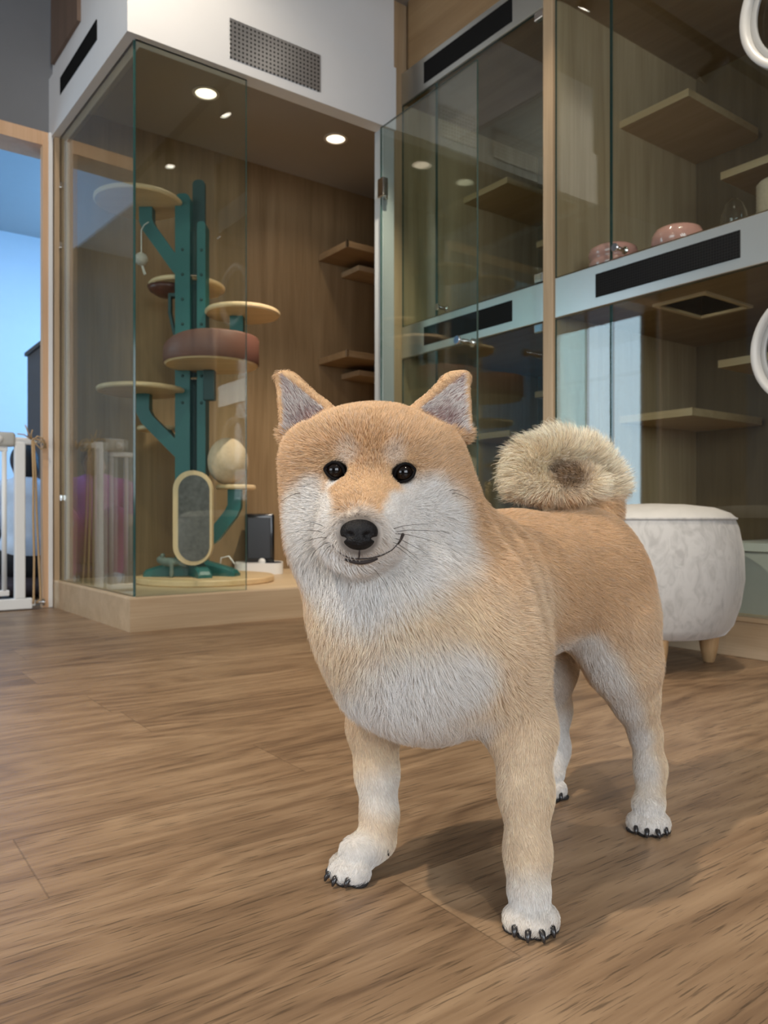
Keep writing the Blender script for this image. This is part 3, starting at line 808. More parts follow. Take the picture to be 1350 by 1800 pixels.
# arms and platforms
def arm(pts, w=0.058, y=0.0, t=0.05):
    bm = BM(); add_sweep(bm, [(x, y, z) for x, z in pts], w, t); return T(bm, 'arm', M_TEAL)
tube_disc('platform', -0.285, -0.045, 1.815, 0.190)
arm([(-0.262, 1.797), (-0.262, 1.735), (-0.250, 1.705), (-0.120, 1.525), (-0.095, 1.50)])
tube_disc('platform', 0.170, -0.02, 1.330, 0.165)
arm([(0.142, 1.312), (0.142, 1.245), (0.125, 1.215), (0.02, 1.08), (0.0, 1.06)])
tube_disc('platform', -0.275, -0.04, 0.983, 0.190)
arm([(-0.275, 0.966), (-0.275, 0.885), (-0.258, 0.850), (-0.125, 0.715), (-0.10, 0.69)])
tube_disc('platform', -0.125, 0.165, 1.500, 0.175)
arm([(-0.100, 1.482), (-0.100, 1.40), (-0.09, 1.36)], y=0.12, t=0.16)
tube_disc('platform', -0.250, 0.13, 0.832, 0.095)
arm([(-0.22, 0.814), (-0.18, 0.76), (-0.12, 0.70)], y=0.09)
bd = tube_disc('platform', 0.130, 0.03, 0.557, 0.090)
arm([(0.132, 0.540), (0.132, 0.462), (0.118, 0.430), (0.040, 0.330), (0.0, 0.300)])
# leather-walled bed
bed = tube_disc('bed_board', 0.055, -0.125, 1.082, 0.198, 0.018)
bm = BM()
add_lathe(bm, [(0.199, 0.0), (0.203, 0.004), (0.203, 0.108), (0.1995, 0.114), (0.196, 0.108), (0.196, 0.003), (0.199, 0.0)], 64, 0.055, -0.125, 1.070)
for v in bm.verts:                                       # the wall dips on the left, where the cat steps in
    a = math.atan2(v.co.y + 0.125, v.co.x - 0.055); dip = 0.5 + 0.5 * math.cos(a - R(178)); v.co.z = 1.070 + (v.co.z - 1.070) * (1 - 0.50 * dip ** 4)
T(bm, 'bed_wall', M_LEATHER, None, smooth=True)['label'] = 'brown leather bed wall'
bm = BM(); add_box(bm, 0.0, 0.05, -0.05, -0.01, 0.93, 1.064, 0.004); T(bm, 'bracket', M_TEAL_D)
bm = BM(); add_lathe(bm, [(0, -0.045), (0.05, -0.040), (0.085, -0.02), (0.095, 0.0), (0.0, 0.0)], 32, -0.205, 0.135, 1.481); T(bm, 'bowl', plain('red_brown_plastic', (0.10, 0.028, 0.016), 0.4), None, smooth=True)['label'] = 'red-brown bowl under a platform'
bm = BM(); add_sweep(bm, [(-0.175, 0.06, 1.42), (-0.175, 0.06, 1.34), (-0.155, 0.06, 1.25), (-0.125, 0.06, 1.16)], 0.012, 0.03); add_box(bm, -0.18, -0.12, 0.045, 0.075, 1.415, 1.43); T(bm, 'handle', M_TEAL_D)
# sisal ball on the small platform
bm = BM(); bmesh.ops.create_uvsphere(bm, u_segments=48, v_segments=32, radius=0.090)
for v in bm.verts: v.co.z *= 1.18; v.co += Vector((0.100, 0.0, 0.662))
T(bm, 'scratch_ball', M_SISAL, None, smooth=True)['label'] = 'beige woven sisal ball'
# oval scratching board
def stadium(cx, z0, z1, w, y0, y1, n=20):
    bm = BM(); pts = []; r = w / 2
    for i in range(n + 1): a = math.pi * i / n; pts.append((cx + r * math.cos(a), z1 - r + r * math.sin(a)))
    for i in range(n + 1): a = math.pi + math.pi * i / n; pts.append((cx + r * math.cos(a), z0 + r + r * math.sin(a)))
    f = [bm.verts.new((a, y0, b)) for a, b in pts]; k = [bm.verts.new((a, y1, b)) for a, b in pts]; m_ = len(pts)
    ff = bm.faces.new(f); bm.faces.new(k[::-1])
    for i in range(m_): bm.faces.new((f[i], k[i], k[(i + 1) % m_], f[(i + 1) % m_]))
    bmesh.ops.recalc_face_normals(bm, faces=bm.faces[:])
    return bm
sc_ = T(stadium(-0.025, 0.205, 0.614, 0.168, -0.140, -0.105), 'scratch_board', wood('scratch_board_wood', (0.56, 0.39, 0.21), (0.70, 0.52, 0.31), 'Z', 0.45))
sc_['label'] = 'oval wooden scratching board'
T(stadium(-0.018, 0.222, 0.594, 0.134, -0.1435, -0.138), 'felt_pad', M_FELT, sc_)['label'] = 'grey felt scratching pad'
for z0, z1 in ((0.36, 0.42), (0.26, 0.30)):
    bm = BM(); add_box(bm, -0.06, 0.0, -0.107, -0.03, z0, z1); T(bm, 'bracket', M_TEAL_D)
# spreading feet
for a, ln in ((200, 0.215), (-62, 0.20), (-15, 0.215), (60, 0.2), (130, 0.2)):
    bm = BM()
    for i in range(9):
        pass
    prof = [(0.0, 0.075), (0.05, 0.070), (0.11, 0.055), (0.17, 0.040), (ln - 0.012, 0.028), (ln, 0.014)]
    hw = 0.030
    top = [(x, z) for x, z in prof]; rings = []
    for x, z in top:
        rings.append([bm.verts.new((x, -hw, 0)), bm.verts.new((x, -hw, z * 0.8)), bm.verts.new((x, -hw * 0.7, z)), bm.verts.new((x, hw * 0.7, z)), bm.verts.new((x, hw, z * 0.8)), bm.verts.new((x, hw, 0))])
    for p_, q_ in zip(rings[:-1], rings[1:]):
        for i in range(6): bm.faces.new((p_[i], q_[i], q_[(i + 1) % 6], p_[(i + 1) % 6]))
    bm.faces.new(rings[0]); bm.faces.new(rings[-1][::-1])
    bmesh.ops.recalc_face_normals(bm, faces=bm.faces[:])
    bmesh.ops.transform(bm, matrix=Matrix.Translation((-0.055, 0, 0.152)) @ Matrix.Rotation(R(a), 4, 'Z'), verts=bm.verts[:])
    T(bm, 'foot', M_TEAL)
def tree_pt(x, y, z=0):
    c, s = math.cos(YAW), math.sin(YAW)
    return (TX + x * c - y * s, TY + x * s + y * c, z)

# fluffy toy hanging from the top arm
loc = tree_pt(-0.272, -0.052, 1.56)
ht = thing('hanging_toy', 'small fluffy pale toy hanging on a cord from the top cat tree arm', 'cat toy', loc, YAW)
bm = BM(); add_tube(bm, [(0.028, 0.012, 0.16), (0.012, 0.004, 0.145), (0.0, 0, 0.12), (0.0, 0, 0.02)], 0.0022, 6); obj('cord', bm, plain('cord_white', (0.7, 0.68, 0.62), 0.8), ht)
bm = BM(); bmesh.ops.create_icosphere(bm, subdivisions=4, radius=0.027)
for v in bm.verts: v.co *= 1 + 0.16 * math.sin(v.co.x * 620 + v.co.y * 410) * math.cos(v.co.z * 530 + v.co.x * 300)
for v in bm.verts: v.co.z -= 0.008
obj('fluff', bm, plain('pale_fluff', (0.50, 0.46, 0.40), 0.95, var=0.25, vscale=90), ht, smooth=True)
bm = BM(); add_tube(bm, [(0, 0, -0.03), (0.008, 0, -0.06), (0.014, 0, -0.078)], 0.0022, 6); add_tube(bm, [(0.004, 0, -0.03), (0.014, 0, -0.06), (0.020, 0, -0.074)], 0.0022, 6); obj('tassel', bm, plain('cord_white_b', (0.72, 0.70, 0.64), 0.8), ht)
# plush mouse resting on a foot of the tree
loc = tree_pt(-0.125, -0.118, 0.152)
pm = thing('plush_toy', 'grey-green fuzzy plush toy lying on the cat tree foot', 'cat toy', loc, YAW)
SM = Solid((-0.075, -0.05, -0.005), (0.075, 0.05, 0.12), 0.003)
SM.ell((0.0, 0, 0.066), (0.046, 0.022, 0.020), None, 0.01); SM.ell((-0.042, 0, 0.076), (0.018, 0.016, 0.016), None, 0.01); SM.ell((-0.034, 0.01, 0.094), (0.008, 0.005, 0.010), None, 0.004); SM.ell((-0.034, -0.01, 0.094), (0.008, 0.005, 0.010), None, 0.004)
SM.limb([(0.01, -0.02, 0.06), (0.012, -0.026, 0.02), (0.012, -0.028, 0.008)], [0.009, 0.008, 0.008], 0.006); SM.limb([(0.04, 0, 0.06), (0.065, 0.0, 0.05)], [0.009, 0.005], 0.006)
v_, f_ = SM.mesh(); np_mesh('plush_body', v_, f_, plain('fuzzy_grey_green', (0.13, 0.165, 0.145), 0.95, var=0.2, vscale=120, bump=0.6, bscale=400), pm)

# ------------------------------------------------------------------ pet feeder at the back of the platform
fx, fy = camdir(-0.640, 3.99)
ff = thing('pet_feeder', 'black automatic pet feeder with a white base on the cat room platform', 'pet feeder', (fx, fy, 0.124), YAW + R(8))
M_GLOSS = plain('gloss_black', (0.008, 0.008, 0.009), 0.2, coat=0.1)
bm = BM(); add_box(bm, -0.076, 0.074, -0.03, 0.12, 0.055, 0.305, 0.012, 3); obj('hopper', bm, M_GLOSS, ff, autosmooth=40)
bm = BM(); add_box(bm, -0.062, 0.055, -0.034, -0.029, 0.075, 0.285, 0.003, 2); obj('front_panel', bm, plain('black_plastic', (0.006, 0.006, 0.007), 0.35), ff)
bm = BM(); add_prism(bm, rounded_rect(-0.125, 0.118, -0.11, 0.12, 0.05), 0.0, 0.055); obj('tray', bm, M_WHITE, ff, autosmooth=40)
bm = BM(); add_lathe(bm, [(0.045, 0.056), (0.040, 0.060), (0.028, 0.053), (0, 0.052)], 32, 0.068, -0.055, 0); obj('bowl', bm, plain('dark_water_bowl', (0.03, 0.04, 0.06), 0.15), ff, smooth=True)
bm = BM(); bmesh.ops.create_uvsphere(bm, u_segments=24, v_segments=16, radius=0.018)
for v in bm.verts: v.co += Vector((0.012, -0.075, 0.062))
obj('spout', bm, M_WHITE, ff, smooth=True)
bm = BM(); add_tube(bm, [(-0.12, 0.05, 0.03), (-0.16, 0.05, 0.085), (-0.20, 0.06, 0.075), (-0.21, 0.08, 0.003)], 0.004, 8); obj('cable', bm, M_WHITE, ff, smooth=True)

# ------------------------------------------------------------------ things in the right cabinet
M_PINK = plain('pink_ceramic', (0.62, 0.30, 0.255), 0.16, var=0.02, coat=0.5)
def pink_bowl(x, y, label, prof, hole):
    t = thing('pet_bowl', label, 'bowl', (x, y, 1.286), 0, 'pink ceramic bowls in the cabinet')
    bm = BM(); add_lathe(bm, prof, 48); obj('body', bm, M_PINK, t, smooth=True)
    bm = BM(); add_lathe(bm, hole, 40); obj('inner_dish', bm, plain('pink_glaze', (0.66, 0.36, 0.31), 0.2), t, smooth=True)
pink_bowl(2.305, 1.745, 'two-tier pink ceramic bowl behind the cabinet door knob',
          [(0, 0), (0.066, 0), (0.080, 0.010), (0.086, 0.028), (0.082, 0.040), (0.078, 0.045), (0.082, 0.052), (0.087, 0.066), (0.082, 0.084), (0.066, 0.094), (0.056, 0.090), (0.052, 0.080)],
          [(0.054, 0.083), (0.046, 0.060), (0.0, 0.052)])
pink_bowl(2.320, 1.497, 'low tilted-rim pink ceramic bowl nearer the round port ring',
          [(0, 0), (0.052, 0), (0.072, 0.012), (0.084, 0.036), (0.084, 0.060), (0.074, 0.082), (0.060, 0.090), (0.052, 0.084)],
          [(0.055, 0.086), (0.044, 0.060), (0.0, 0.050)])
cj = thing('glass_jar', 'clear glass dome jar standing in the cabinet beside the pink bowl', 'jar', (2.47, 1.385, 1.286))
def clear_material():
    m = glass('clear_glass', (0.96, 0.96, 0.95), 1.45); return m
bm = BM(); add_lathe(bm, [(0.040, 0.0), (0.043, 0.01), (0.044, 0.10), (0.040, 0.14), (0.028, 0.172), (0.012, 0.188), (0, 0.190)], 40); obj('dome', bm, clear_material(), cj, smooth=True)
bm = BM(); add_lathe(bm, [(0, 0), (0.046, 0), (0.046, 0.008), (0.043, 0.010), (0, 0.010)], 40); obj('foot_plate', bm, M_WHITE, cj, autosmooth=40)
sp_ = thing('scratching_post', 'beige sisal-wrapped scratching post inside the upper right cabinet', 'scratching post', (2.62, 1.312, 1.286))
bm = BM(); add_lathe(bm, [(0, 0), (0.10, 0), (0.10, 0.014), (0, 0.014)], 48); obj('base', bm, M_OAK_X, sp_, autosmooth=40)
bm = BM(); add_lathe(bm, [(0, 0.014), (0.066, 0.014)] + [(0.066 + (0.003 if i % 2 else 0), 0.018 + i * 0.006) for i in range(40)] + [(0.060, 0.262), (0, 0.264)], 40); obj('post', bm, M_SISAL, sp_, smooth=True)
lb = thing('litter_box', 'white plastic litter box inside the lower right cabinet', 'litter box', (2.50, 1.12, 0.122))
bm = BM(); add_prism(bm, rounded_rect(-0.22, 0.22, -0.24, 0.24, 0.03), 0.0, 0.19); obj('tub', bm, plain('pale_grey_plastic', (0.52, 0.50, 0.47), 0.4), lb, autosmooth=40)
bm = BM(); add_prism(bm, rounded_rect(-0.23, 0.23, -0.25, 0.25, 0.035), 0.19, 0.215); obj('rim', bm, plain('pale_grey_plastic_b', (0.60, 0.58, 0.55), 0.4), lb, autosmooth=40)

# ------------------------------------------------------------------ pouf
def velvet():
    m, nt, b = mat('crushed_velvet'); L = nt.links.new
    tc = N(nt, 'ShaderNodeTexCoord'); mp = N(nt, 'ShaderNodeMapping'); mp.inputs['Scale'].default_value = (1, 1, 0.55); L(tc.outputs['Object'], mp.inputs['Vector'])
    n1 = N(nt, 'ShaderNodeTexNoise'); n1.inputs['Scale'].default_value = 34; n1.inputs['Detail'].default_value = 6; n1.inputs['Distortion'].default_value = 1.4; L(mp.outputs[0], n1.inputs['Vector'])
    n2 = N(nt, 'ShaderNodeTexNoise'); n2.inputs['Scale'].default_value = 7; L(tc.outputs['Object'], n2.inputs['Vector'])
    ml = N(nt, 'ShaderNodeMath', operation='MULTIPLY'); L(n1.outputs['Fac'], ml.inputs[0]); ad = N(nt, 'ShaderNodeMath', operation='ADD'); ad.inputs[1].default_value = 0.5; L(n2.outputs['Fac'], ad.inputs[0]); L(ad.outputs[0], ml.inputs[1])
    cr = N(nt, 'ShaderNodeValToRGB'); e = cr.color_ramp.elements
    e[0].position = 0.30; e[0].color = (0.38, 0.365, 0.345, 1); e[1].position = 0.55; e[1].color = (0.50, 0.485, 0.46, 1)
    L(ml.outputs[0], cr.inputs['Fac']); L(cr.outputs['Color'], b.inputs['Base Color'])
    b.inputs['Roughness'].default_value = 0.7; b.inputs['Sheen Weight'].default_value = 0.5; b.inputs['Sheen Roughness'].default_value = 0.4
    bp = N(nt, 'ShaderNodeBump'); bp.inputs['Strength'].default_value = 0.25; bp.inputs['Distance'].default_value = 0.002; L(n1.outputs['Fac'], bp.inputs['Height']); L(bp.outputs['Normal'], b.inputs['Normal'])
    return m
PX, PY = 1.925, 1.325
pf = thing('pouf', 'round pale grey velvet pouf on stubby wooden legs behind the dog', 'pouf', (PX, PY, 0))
M_VELVET = velvet()
bm = BM()
add_lathe(bm, [(0, 0.088), (0.17, 0.088), (0.196, 0.096), (0.214, 0.120), (0.232, 0.175), (0.243, 0.245), (0.240, 0.320), (0.228, 0.385), (0.219, 0.408)], 80)
obj('body', bm, M_VELVET, pf, smooth=True)
bm = BM()
add_lathe(bm, [(0.219, 0.408), (0.222, 0.4115), (0.219, 0.415), (0.206, 0.427), (0.165, 0.442), (0.09, 0.451), (0, 0.454)], 80)
obj('seat', bm, plain('pale_velvet', (0.54, 0.52, 0.48), 0.7, var=0.12, vscale=25), pf, smooth=True)
bm = BM(); add_lathe(bm, [(0.2180, 0.4085), (0.2235, 0.409), (0.2245, 0.4115), (0.2235, 0.414), (0.2180, 0.4145)], 80); obj('piping', bm, M_VELVET, pf, smooth=True)
M_LEG = wood('leg_wood', (0.36, 0.21, 0.095), (0.54, 0.35, 0.18), 'Z', 0.45)
for lx, ly in ((0.140, -0.092), (-0.128, -0.105), (0.105, 0.128), (-0.14, 0.092)):
    bm = BM(); add_lathe(bm, [(0, 0), (0.0125, 0), (0.0155, 0.002), (0.023, 0.035), (0.027, 0.062), (0.0285, 0.085), (0.029, 0.098), (0, 0.098)], 32, lx, ly, 0); obj('leg', bm, M_LEG, pf, smooth=True)

# ------------------------------------------------------------------ pet gate in the doorway
M_GATE = plain('white_enamel', (0.80, 0.81, 0.80), 0.35, var=0.01)
GY = 3.722
pg = thing('pet_gate', 'white metal pet gate with upright bars closing the doorway', 'pet gate', (0.3, GY, 0))
def G(bm, name, m=M_GATE, **k): return obj(name, bm, m, pg, **k)
bm = BM(); add_box(bm, -1.0, 0.485, -0.016, 0.016, 0.004, 0.052, 0.005); G(bm, 'bottom_rail')
bm = BM(); add_box(bm, 0.412, 0.456, -0.016, 0.016, 0.05, 0.745, 0.005); G(bm, 'frame_post')
bm = BM(); add_box(bm, -0.50, -0.456, -0.016, 0.016, 0.05, 0.745, 0.005); G(bm, 'frame_post')
bm = BM(); add_box(bm, 0.408, 0.487, -0.014, 0.014, 0.735, 0.766, 0.006); G(bm, 'top_rail')
bm = BM(); add_box(bm, -0.45, 0.385, -0.010, 0.010, 0.700, 0.724, 0.005); G(bm, 'leaf_rail')
bm = BM(); add_box(bm, -0.45, 0.392, -0.010, 0.010, 0.066, 0.092, 0.005); G(bm, 'leaf_rail')
for i in range(12):
    x = 0.372 - i * 0.072
    bm = BM(); add_tube(bm, [(x, 0, 0.09), (x, 0, 0.702)], 0.0105, 14); G(bm, 'bar', smooth=True)
bm = BM(); add_box(bm, 0.315, 0.415, -0.024, 0.024, 0.722, 0.786, 0.014, 3); l_ = G(bm, 'latch_housing', plain('gate_grey_plastic', (0.50, 0.50, 0.47), 0.4), autosmooth=40)
bm = BM(); vs = add_lathe(bm, [(0, 0), (0.018, 0), (0.016, 0.006), (0, 0.007)], 20); bmesh.ops.transform(bm, matrix=Matrix.Translation((0.345, -0.024, 0.752)) @ Matrix.Rotation(R(90), 4, 'X'), verts=vs); obj('latch_button', bm, M_WHITE, l_, smooth=True)
for z in (0.030, 0.750):
    bm = BM(); add_tube(bm, [(0.484, 0, z), (0.535, 0, z)], 0.006, 12); vs = add_lathe(bm, [(0, 0), (0.016, 0), (0.016, 0.006), (0, 0.006)], 20)
    bmesh.ops.transform(bm, matrix=Matrix.Translation((0.530, 0, z)) @ Matrix.Rotation(R(90), 4, 'Y'), verts=vs); G(bm, 'wall_spindle', M_CHROME, autosmooth=40)
    bm = BM(); add_box(bm, 0.482, 0.498, -0.012, 0.012, z - 0.014, z + 0.014, 0.004); G(bm, 'end_cap')
M_TWINE = plain('jute_twine', (0.50, 0.34, 0.18), 0.9, var=0.2, vscale=150, bump=0.6, bscale=700)
tw = thing('jute_twine', 'jute twine tied round the gate top and hanging beside the door jamb', 'twine', (0.780, GY - 0.03, 0))
bm = BM(); add_tube(bm, [(0.0, 0.0, 0.752), (0.004, -0.004, 0.60), (0.004, 0, 0.42), (0.008, 0, 0.22), (0.006, 0, 0.05), (0.004, 0.003, 0.028)], 0.0048, 8); obj('strand', bm, M_TWINE, tw, smooth=True)
bm = BM(); add_tube(bm, [(0.006, 0.002, 0.750), (0.014, 0.0, 0.60), (0.018, 0.002, 0.45), (0.026, 0.0, 0.25), (0.034, 0.004, 0.10), (0.036, 0.006, 0.045), (0.02, 0.012, 0.030)], 0.0048, 8); obj('strand', bm, M_TWINE, tw, smooth=True)
for k, (pts, r) in enumerate(((([(0.0, -0.002, 0.752), (0.02, -0.008, 0.772), (0.04, -0.004, 0.765), (0.058, 0.004, 0.735)]), 0.0035), ([(0.0, 0, 0.76), (0.025, -0.004, 0.758), (0.045, 0.002, 0.748), (0.060, 0.006, 0.722)], 0.0035),
                              ([(0.0, 0, 0.755), (0.016, -0.006, 0.735), (0.035, -0.006, 0.715), (0.05, 0.0, 0.725)], 0.003), ([(-0.004, 0, 0.758), (-0.018, -0.006, 0.785), (-0.03, -0.004, 0.82)], 0.0028),
                              ([(-0.004, 0, 0.758), (-0.035, -0.006, 0.776), (-0.062, -0.004, 0.778)], 0.0028), ([(-0.002, 0, 0.758), (-0.006, -0.006, 0.78), (0.0, -0.004, 0.80)], 0.0028))):
    bm = BM(); add_tube(bm, pts, r, 7); obj('knot_end', bm, M_TWINE, tw, smooth=True)

# ------------------------------------------------------------------ people sitting in the side room
def person(label, x, y, rz, shirt, legs_col, hair, lean):
    t = thing('person', label, 'person', (x, y, 0), rz, 'people sitting in the side room')
    def solid(parts, h=0.011, lo=(-0.36, -0.62, -0.01), hi=(0.36, 0.40, 0.92)):
        s = Solid(lo, hi, h)
        for kind, *a in parts:
            (s.limb if kind == 'l' else s.ell)(*a)
        v, f = s.mesh(); return v, f
    skin = plain('skin', (0.52, 0.31, 0.22), 0.55)
    # body: pelvis on a low cushion, knees drawn up in front (towards -y)
    v, f = solid([('e', (0, 0.02, 0.24), (0.155, 0.115, 0.11), None, 0.03), ('l', [(0, 0.02, 0.28), (0, -0.005, 0.42), (0, -0.02, 0.54)], [0.12, 0.125, 0.135], 0.04),
                  ('l', [(-0.15, -0.02, 0.585), (0.15, -0.02, 0.585)], [0.058, 0.058], 0.03), ('l', [(0, -0.02, 0.60), (0, -0.045, 0.69)], [0.05, 0.045], 0.02),
                  ('e', (0, -0.065, 0.755), (0.072, 0.088, 0.098), None, 0.02), ('l', [(0, -0.15, 0.745), (0, -0.158, 0.735)], [0.012, 0.013], 0.012), ('e', (0, -0.11, 0.70), (0.042, 0.036, 0.03), None, 0.02),
                  ('l', [(-0.19, -0.02, 0.575), (-0.225, -0.06, 0.40), (-0.13, -0.24, 0.36)], [0.05, 0.042, 0.032], 0.02), ('l', [(0.19, -0.02, 0.575), (0.225, -0.06, 0.40), (0.13, -0.24, 0.36)], [0.05, 0.042, 0.032], 0.02)]
                 + [('l', [(sx * 0.125, -0.25, 0.355), (sx * (0.118 - 0.011 * k), -0.30 - 0.006 * (k in (1, 2)), 0.362 - 0.010 * k), (sx * (0.112 - 0.011 * k), -0.325, 0.345 - 0.010 * k)], [0.011, 0.0085, 0.0075], 0.004) for sx in (-1, 1) for k in range(4)]
                 + [('l', [(sx * 0.118, -0.245, 0.365), (sx * 0.095, -0.275, 0.385)], [0.011, 0.008], 0.004) for sx in (-1, 1)]
                 + [('l', [(sx * 0.085, 0.0, 0.23), (sx * 0.14, -0.36, 0.40), (sx * 0.13, -0.30, 0.06)], [0.088, 0.060, 0.042], 0.03) for sx in (-1, 1)]
                 + [('l', [(sx * 0.13, -0.29, 0.045), (sx * 0.14, -0.43, 0.035)], [0.042, 0.032], 0.02) for sx in (-1, 1)])
    np_mesh('body', v, f, skin, t)
    v, f = solid([('e', (0, 0.02, 0.28), (0.168, 0.128, 0.10), None, 0.03), ('l', [(0, 0.02, 0.30), (0, -0.005, 0.42), (0, -0.02, 0.545)], [0.133, 0.140, 0.148], 0.04), ('l', [(-0.15, -0.02, 0.588), (0.15, -0.02, 0.588)], [0.068, 0.068], 0.03),
                  ('l', [(-0.19, -0.02, 0.578), (-0.227, -0.06, 0.41)], [0.062, 0.055], 0.02), ('l', [(0.19, -0.02, 0.578), (0.227, -0.06, 0.41)], [0.062, 0.055], 0.02)])
    np_mesh('shirt', v, f, plain('shirt', shirt, 0.85, var=0.12, vscale=20, bump=0.3, bscale=60), t)
    v, f = solid([('e', (0, 0.025, 0.20), (0.172, 0.135, 0.10), None, 0.03)] + [('l', [(sx * 0.09, 0.0, 0.22), (sx * 0.14, -0.36, 0.40), (sx * 0.13, -0.31, 0.10)], [0.104, 0.072, 0.056], 0.03) for sx in (-1, 1)])
    np_mesh('trousers', v, f, plain('trousers', legs_col, 0.85, var=0.12, vscale=20), t)
    v, f = solid([('e', (0, -0.050, 0.775), (0.084, 0.094, 0.094), None, 0.02), ('e', (0, 0.005, 0.725), (0.075, 0.05, 0.085), None, 0.02), ('e', (0, -0.155, 0.735), (0.062, 0.055, 0.070), None, 0.01, True)], 0.008)
    np_mesh('hair', v, f, plain('hair', hair, 0.5, var=0.3, vscale=60), t)
    for sx in (-1, 1):
        bm = BM(); bmesh.ops.create_uvsphere(bm, u_segments=16, v_segments=10, radius=0.011)
        for q in bm.verts: q.co += Vector((sx * 0.028, -0.143, 0.765))
        obj('eye', bm, plain('eye_dark', (0.03, 0.02, 0.02), 0.2), t, smooth=True)
    for sx in (-1, 1):
        v, f = solid([('l', [(sx * 0.13, -0.285, 0.045), (sx * 0.14, -0.44, 0.036)], [0.050, 0.042], 0.02)], 0.009)
        v[:, 2] = np.maximum(v[:, 2], 0.0); np_mesh('shoe', v, f, plain('shoe', (0.55, 0.56, 0.60), 0.6), t)
    v, f = solid([('e', (0, 0.05, 0.065), (0.20, 0.19, 0.065), None, 0.0)], 0.012, (-0.3, -0.3, -0.01), (0.3, 0.4, 0.2))
    return t, (v, f)
def cushion(x, y, v, f, label, col):
    c = np_mesh('floor_cushion', v, f, plain('cushion_cloth', col, 0.9)); c.location = (x, y, 0)
    tag(c, label, 'cushion', 'floor cushions in the side room')
t1, cu_ = person('person in a light blue shirt and black trousers sitting low behind the pet gate', 0.875, 4.28, R(180), (0.60, 0.72, 0.88), (0.010, 0.010, 0.013), (0.012, 0.010, 0.010), 0)
t1.scale = (0.80, 0.85, 0.91)
cushion(0.875, 4.28, *cu_, 'dark floor cushion under the person in light blue', (0.05, 0.04, 0.05))
t2, cu_ = person('person in a magenta top and trousers sitting further back in the side room', 0.30, 4.98, R(25), (0.72, 0.22, 0.55), (0.42, 0.07, 0.26), (0.02, 0.014, 0.012), 0)
cushion(0.30, 4.98, *cu_, 'plum floor cushion under the person in magenta', (0.16, 0.05, 0.12))

# ------------------------------------------------------------------ the dog
def P(u, v, Y):
    """survey point: photo column u, row v, at distance Y ahead -> (right, ahead, up) in metres"""
    return np.array(((u - 675) / 1360 * Y, Y, H - (v - 906) / 1360 * Y))

DOG_AT = np.array((0.16, 0.97, 0.0))
rng = np.random.default_rng(7)
A_ = np.array((0.704, 0.710, 0.0))          # head -> tail
L_ = np.array((0.710, -0.704, 0.0))         # the dog's left
Z_ = np.array((0.0, 0.0, 1.0))
TR = np.stack([A_, L_, Z_])

def _ear(t, i, o, n):
    n = np.array(n); return t, i, o, n / np.linalg.norm(n)
EARS = [_ear(P(498, 667, 0.850), P(566, 722, 0.845), P(505, 764, 0.848), (-0.25, -0.95, 0.05)),
        _ear(P(813, 666, 0.850), P(744, 722, 0.845), P(818, 762, 0.848), (0.25, -0.95, 0.05))]
BLUNT = [P(512, 667, 0.850), P(792, 666, 0.850)]

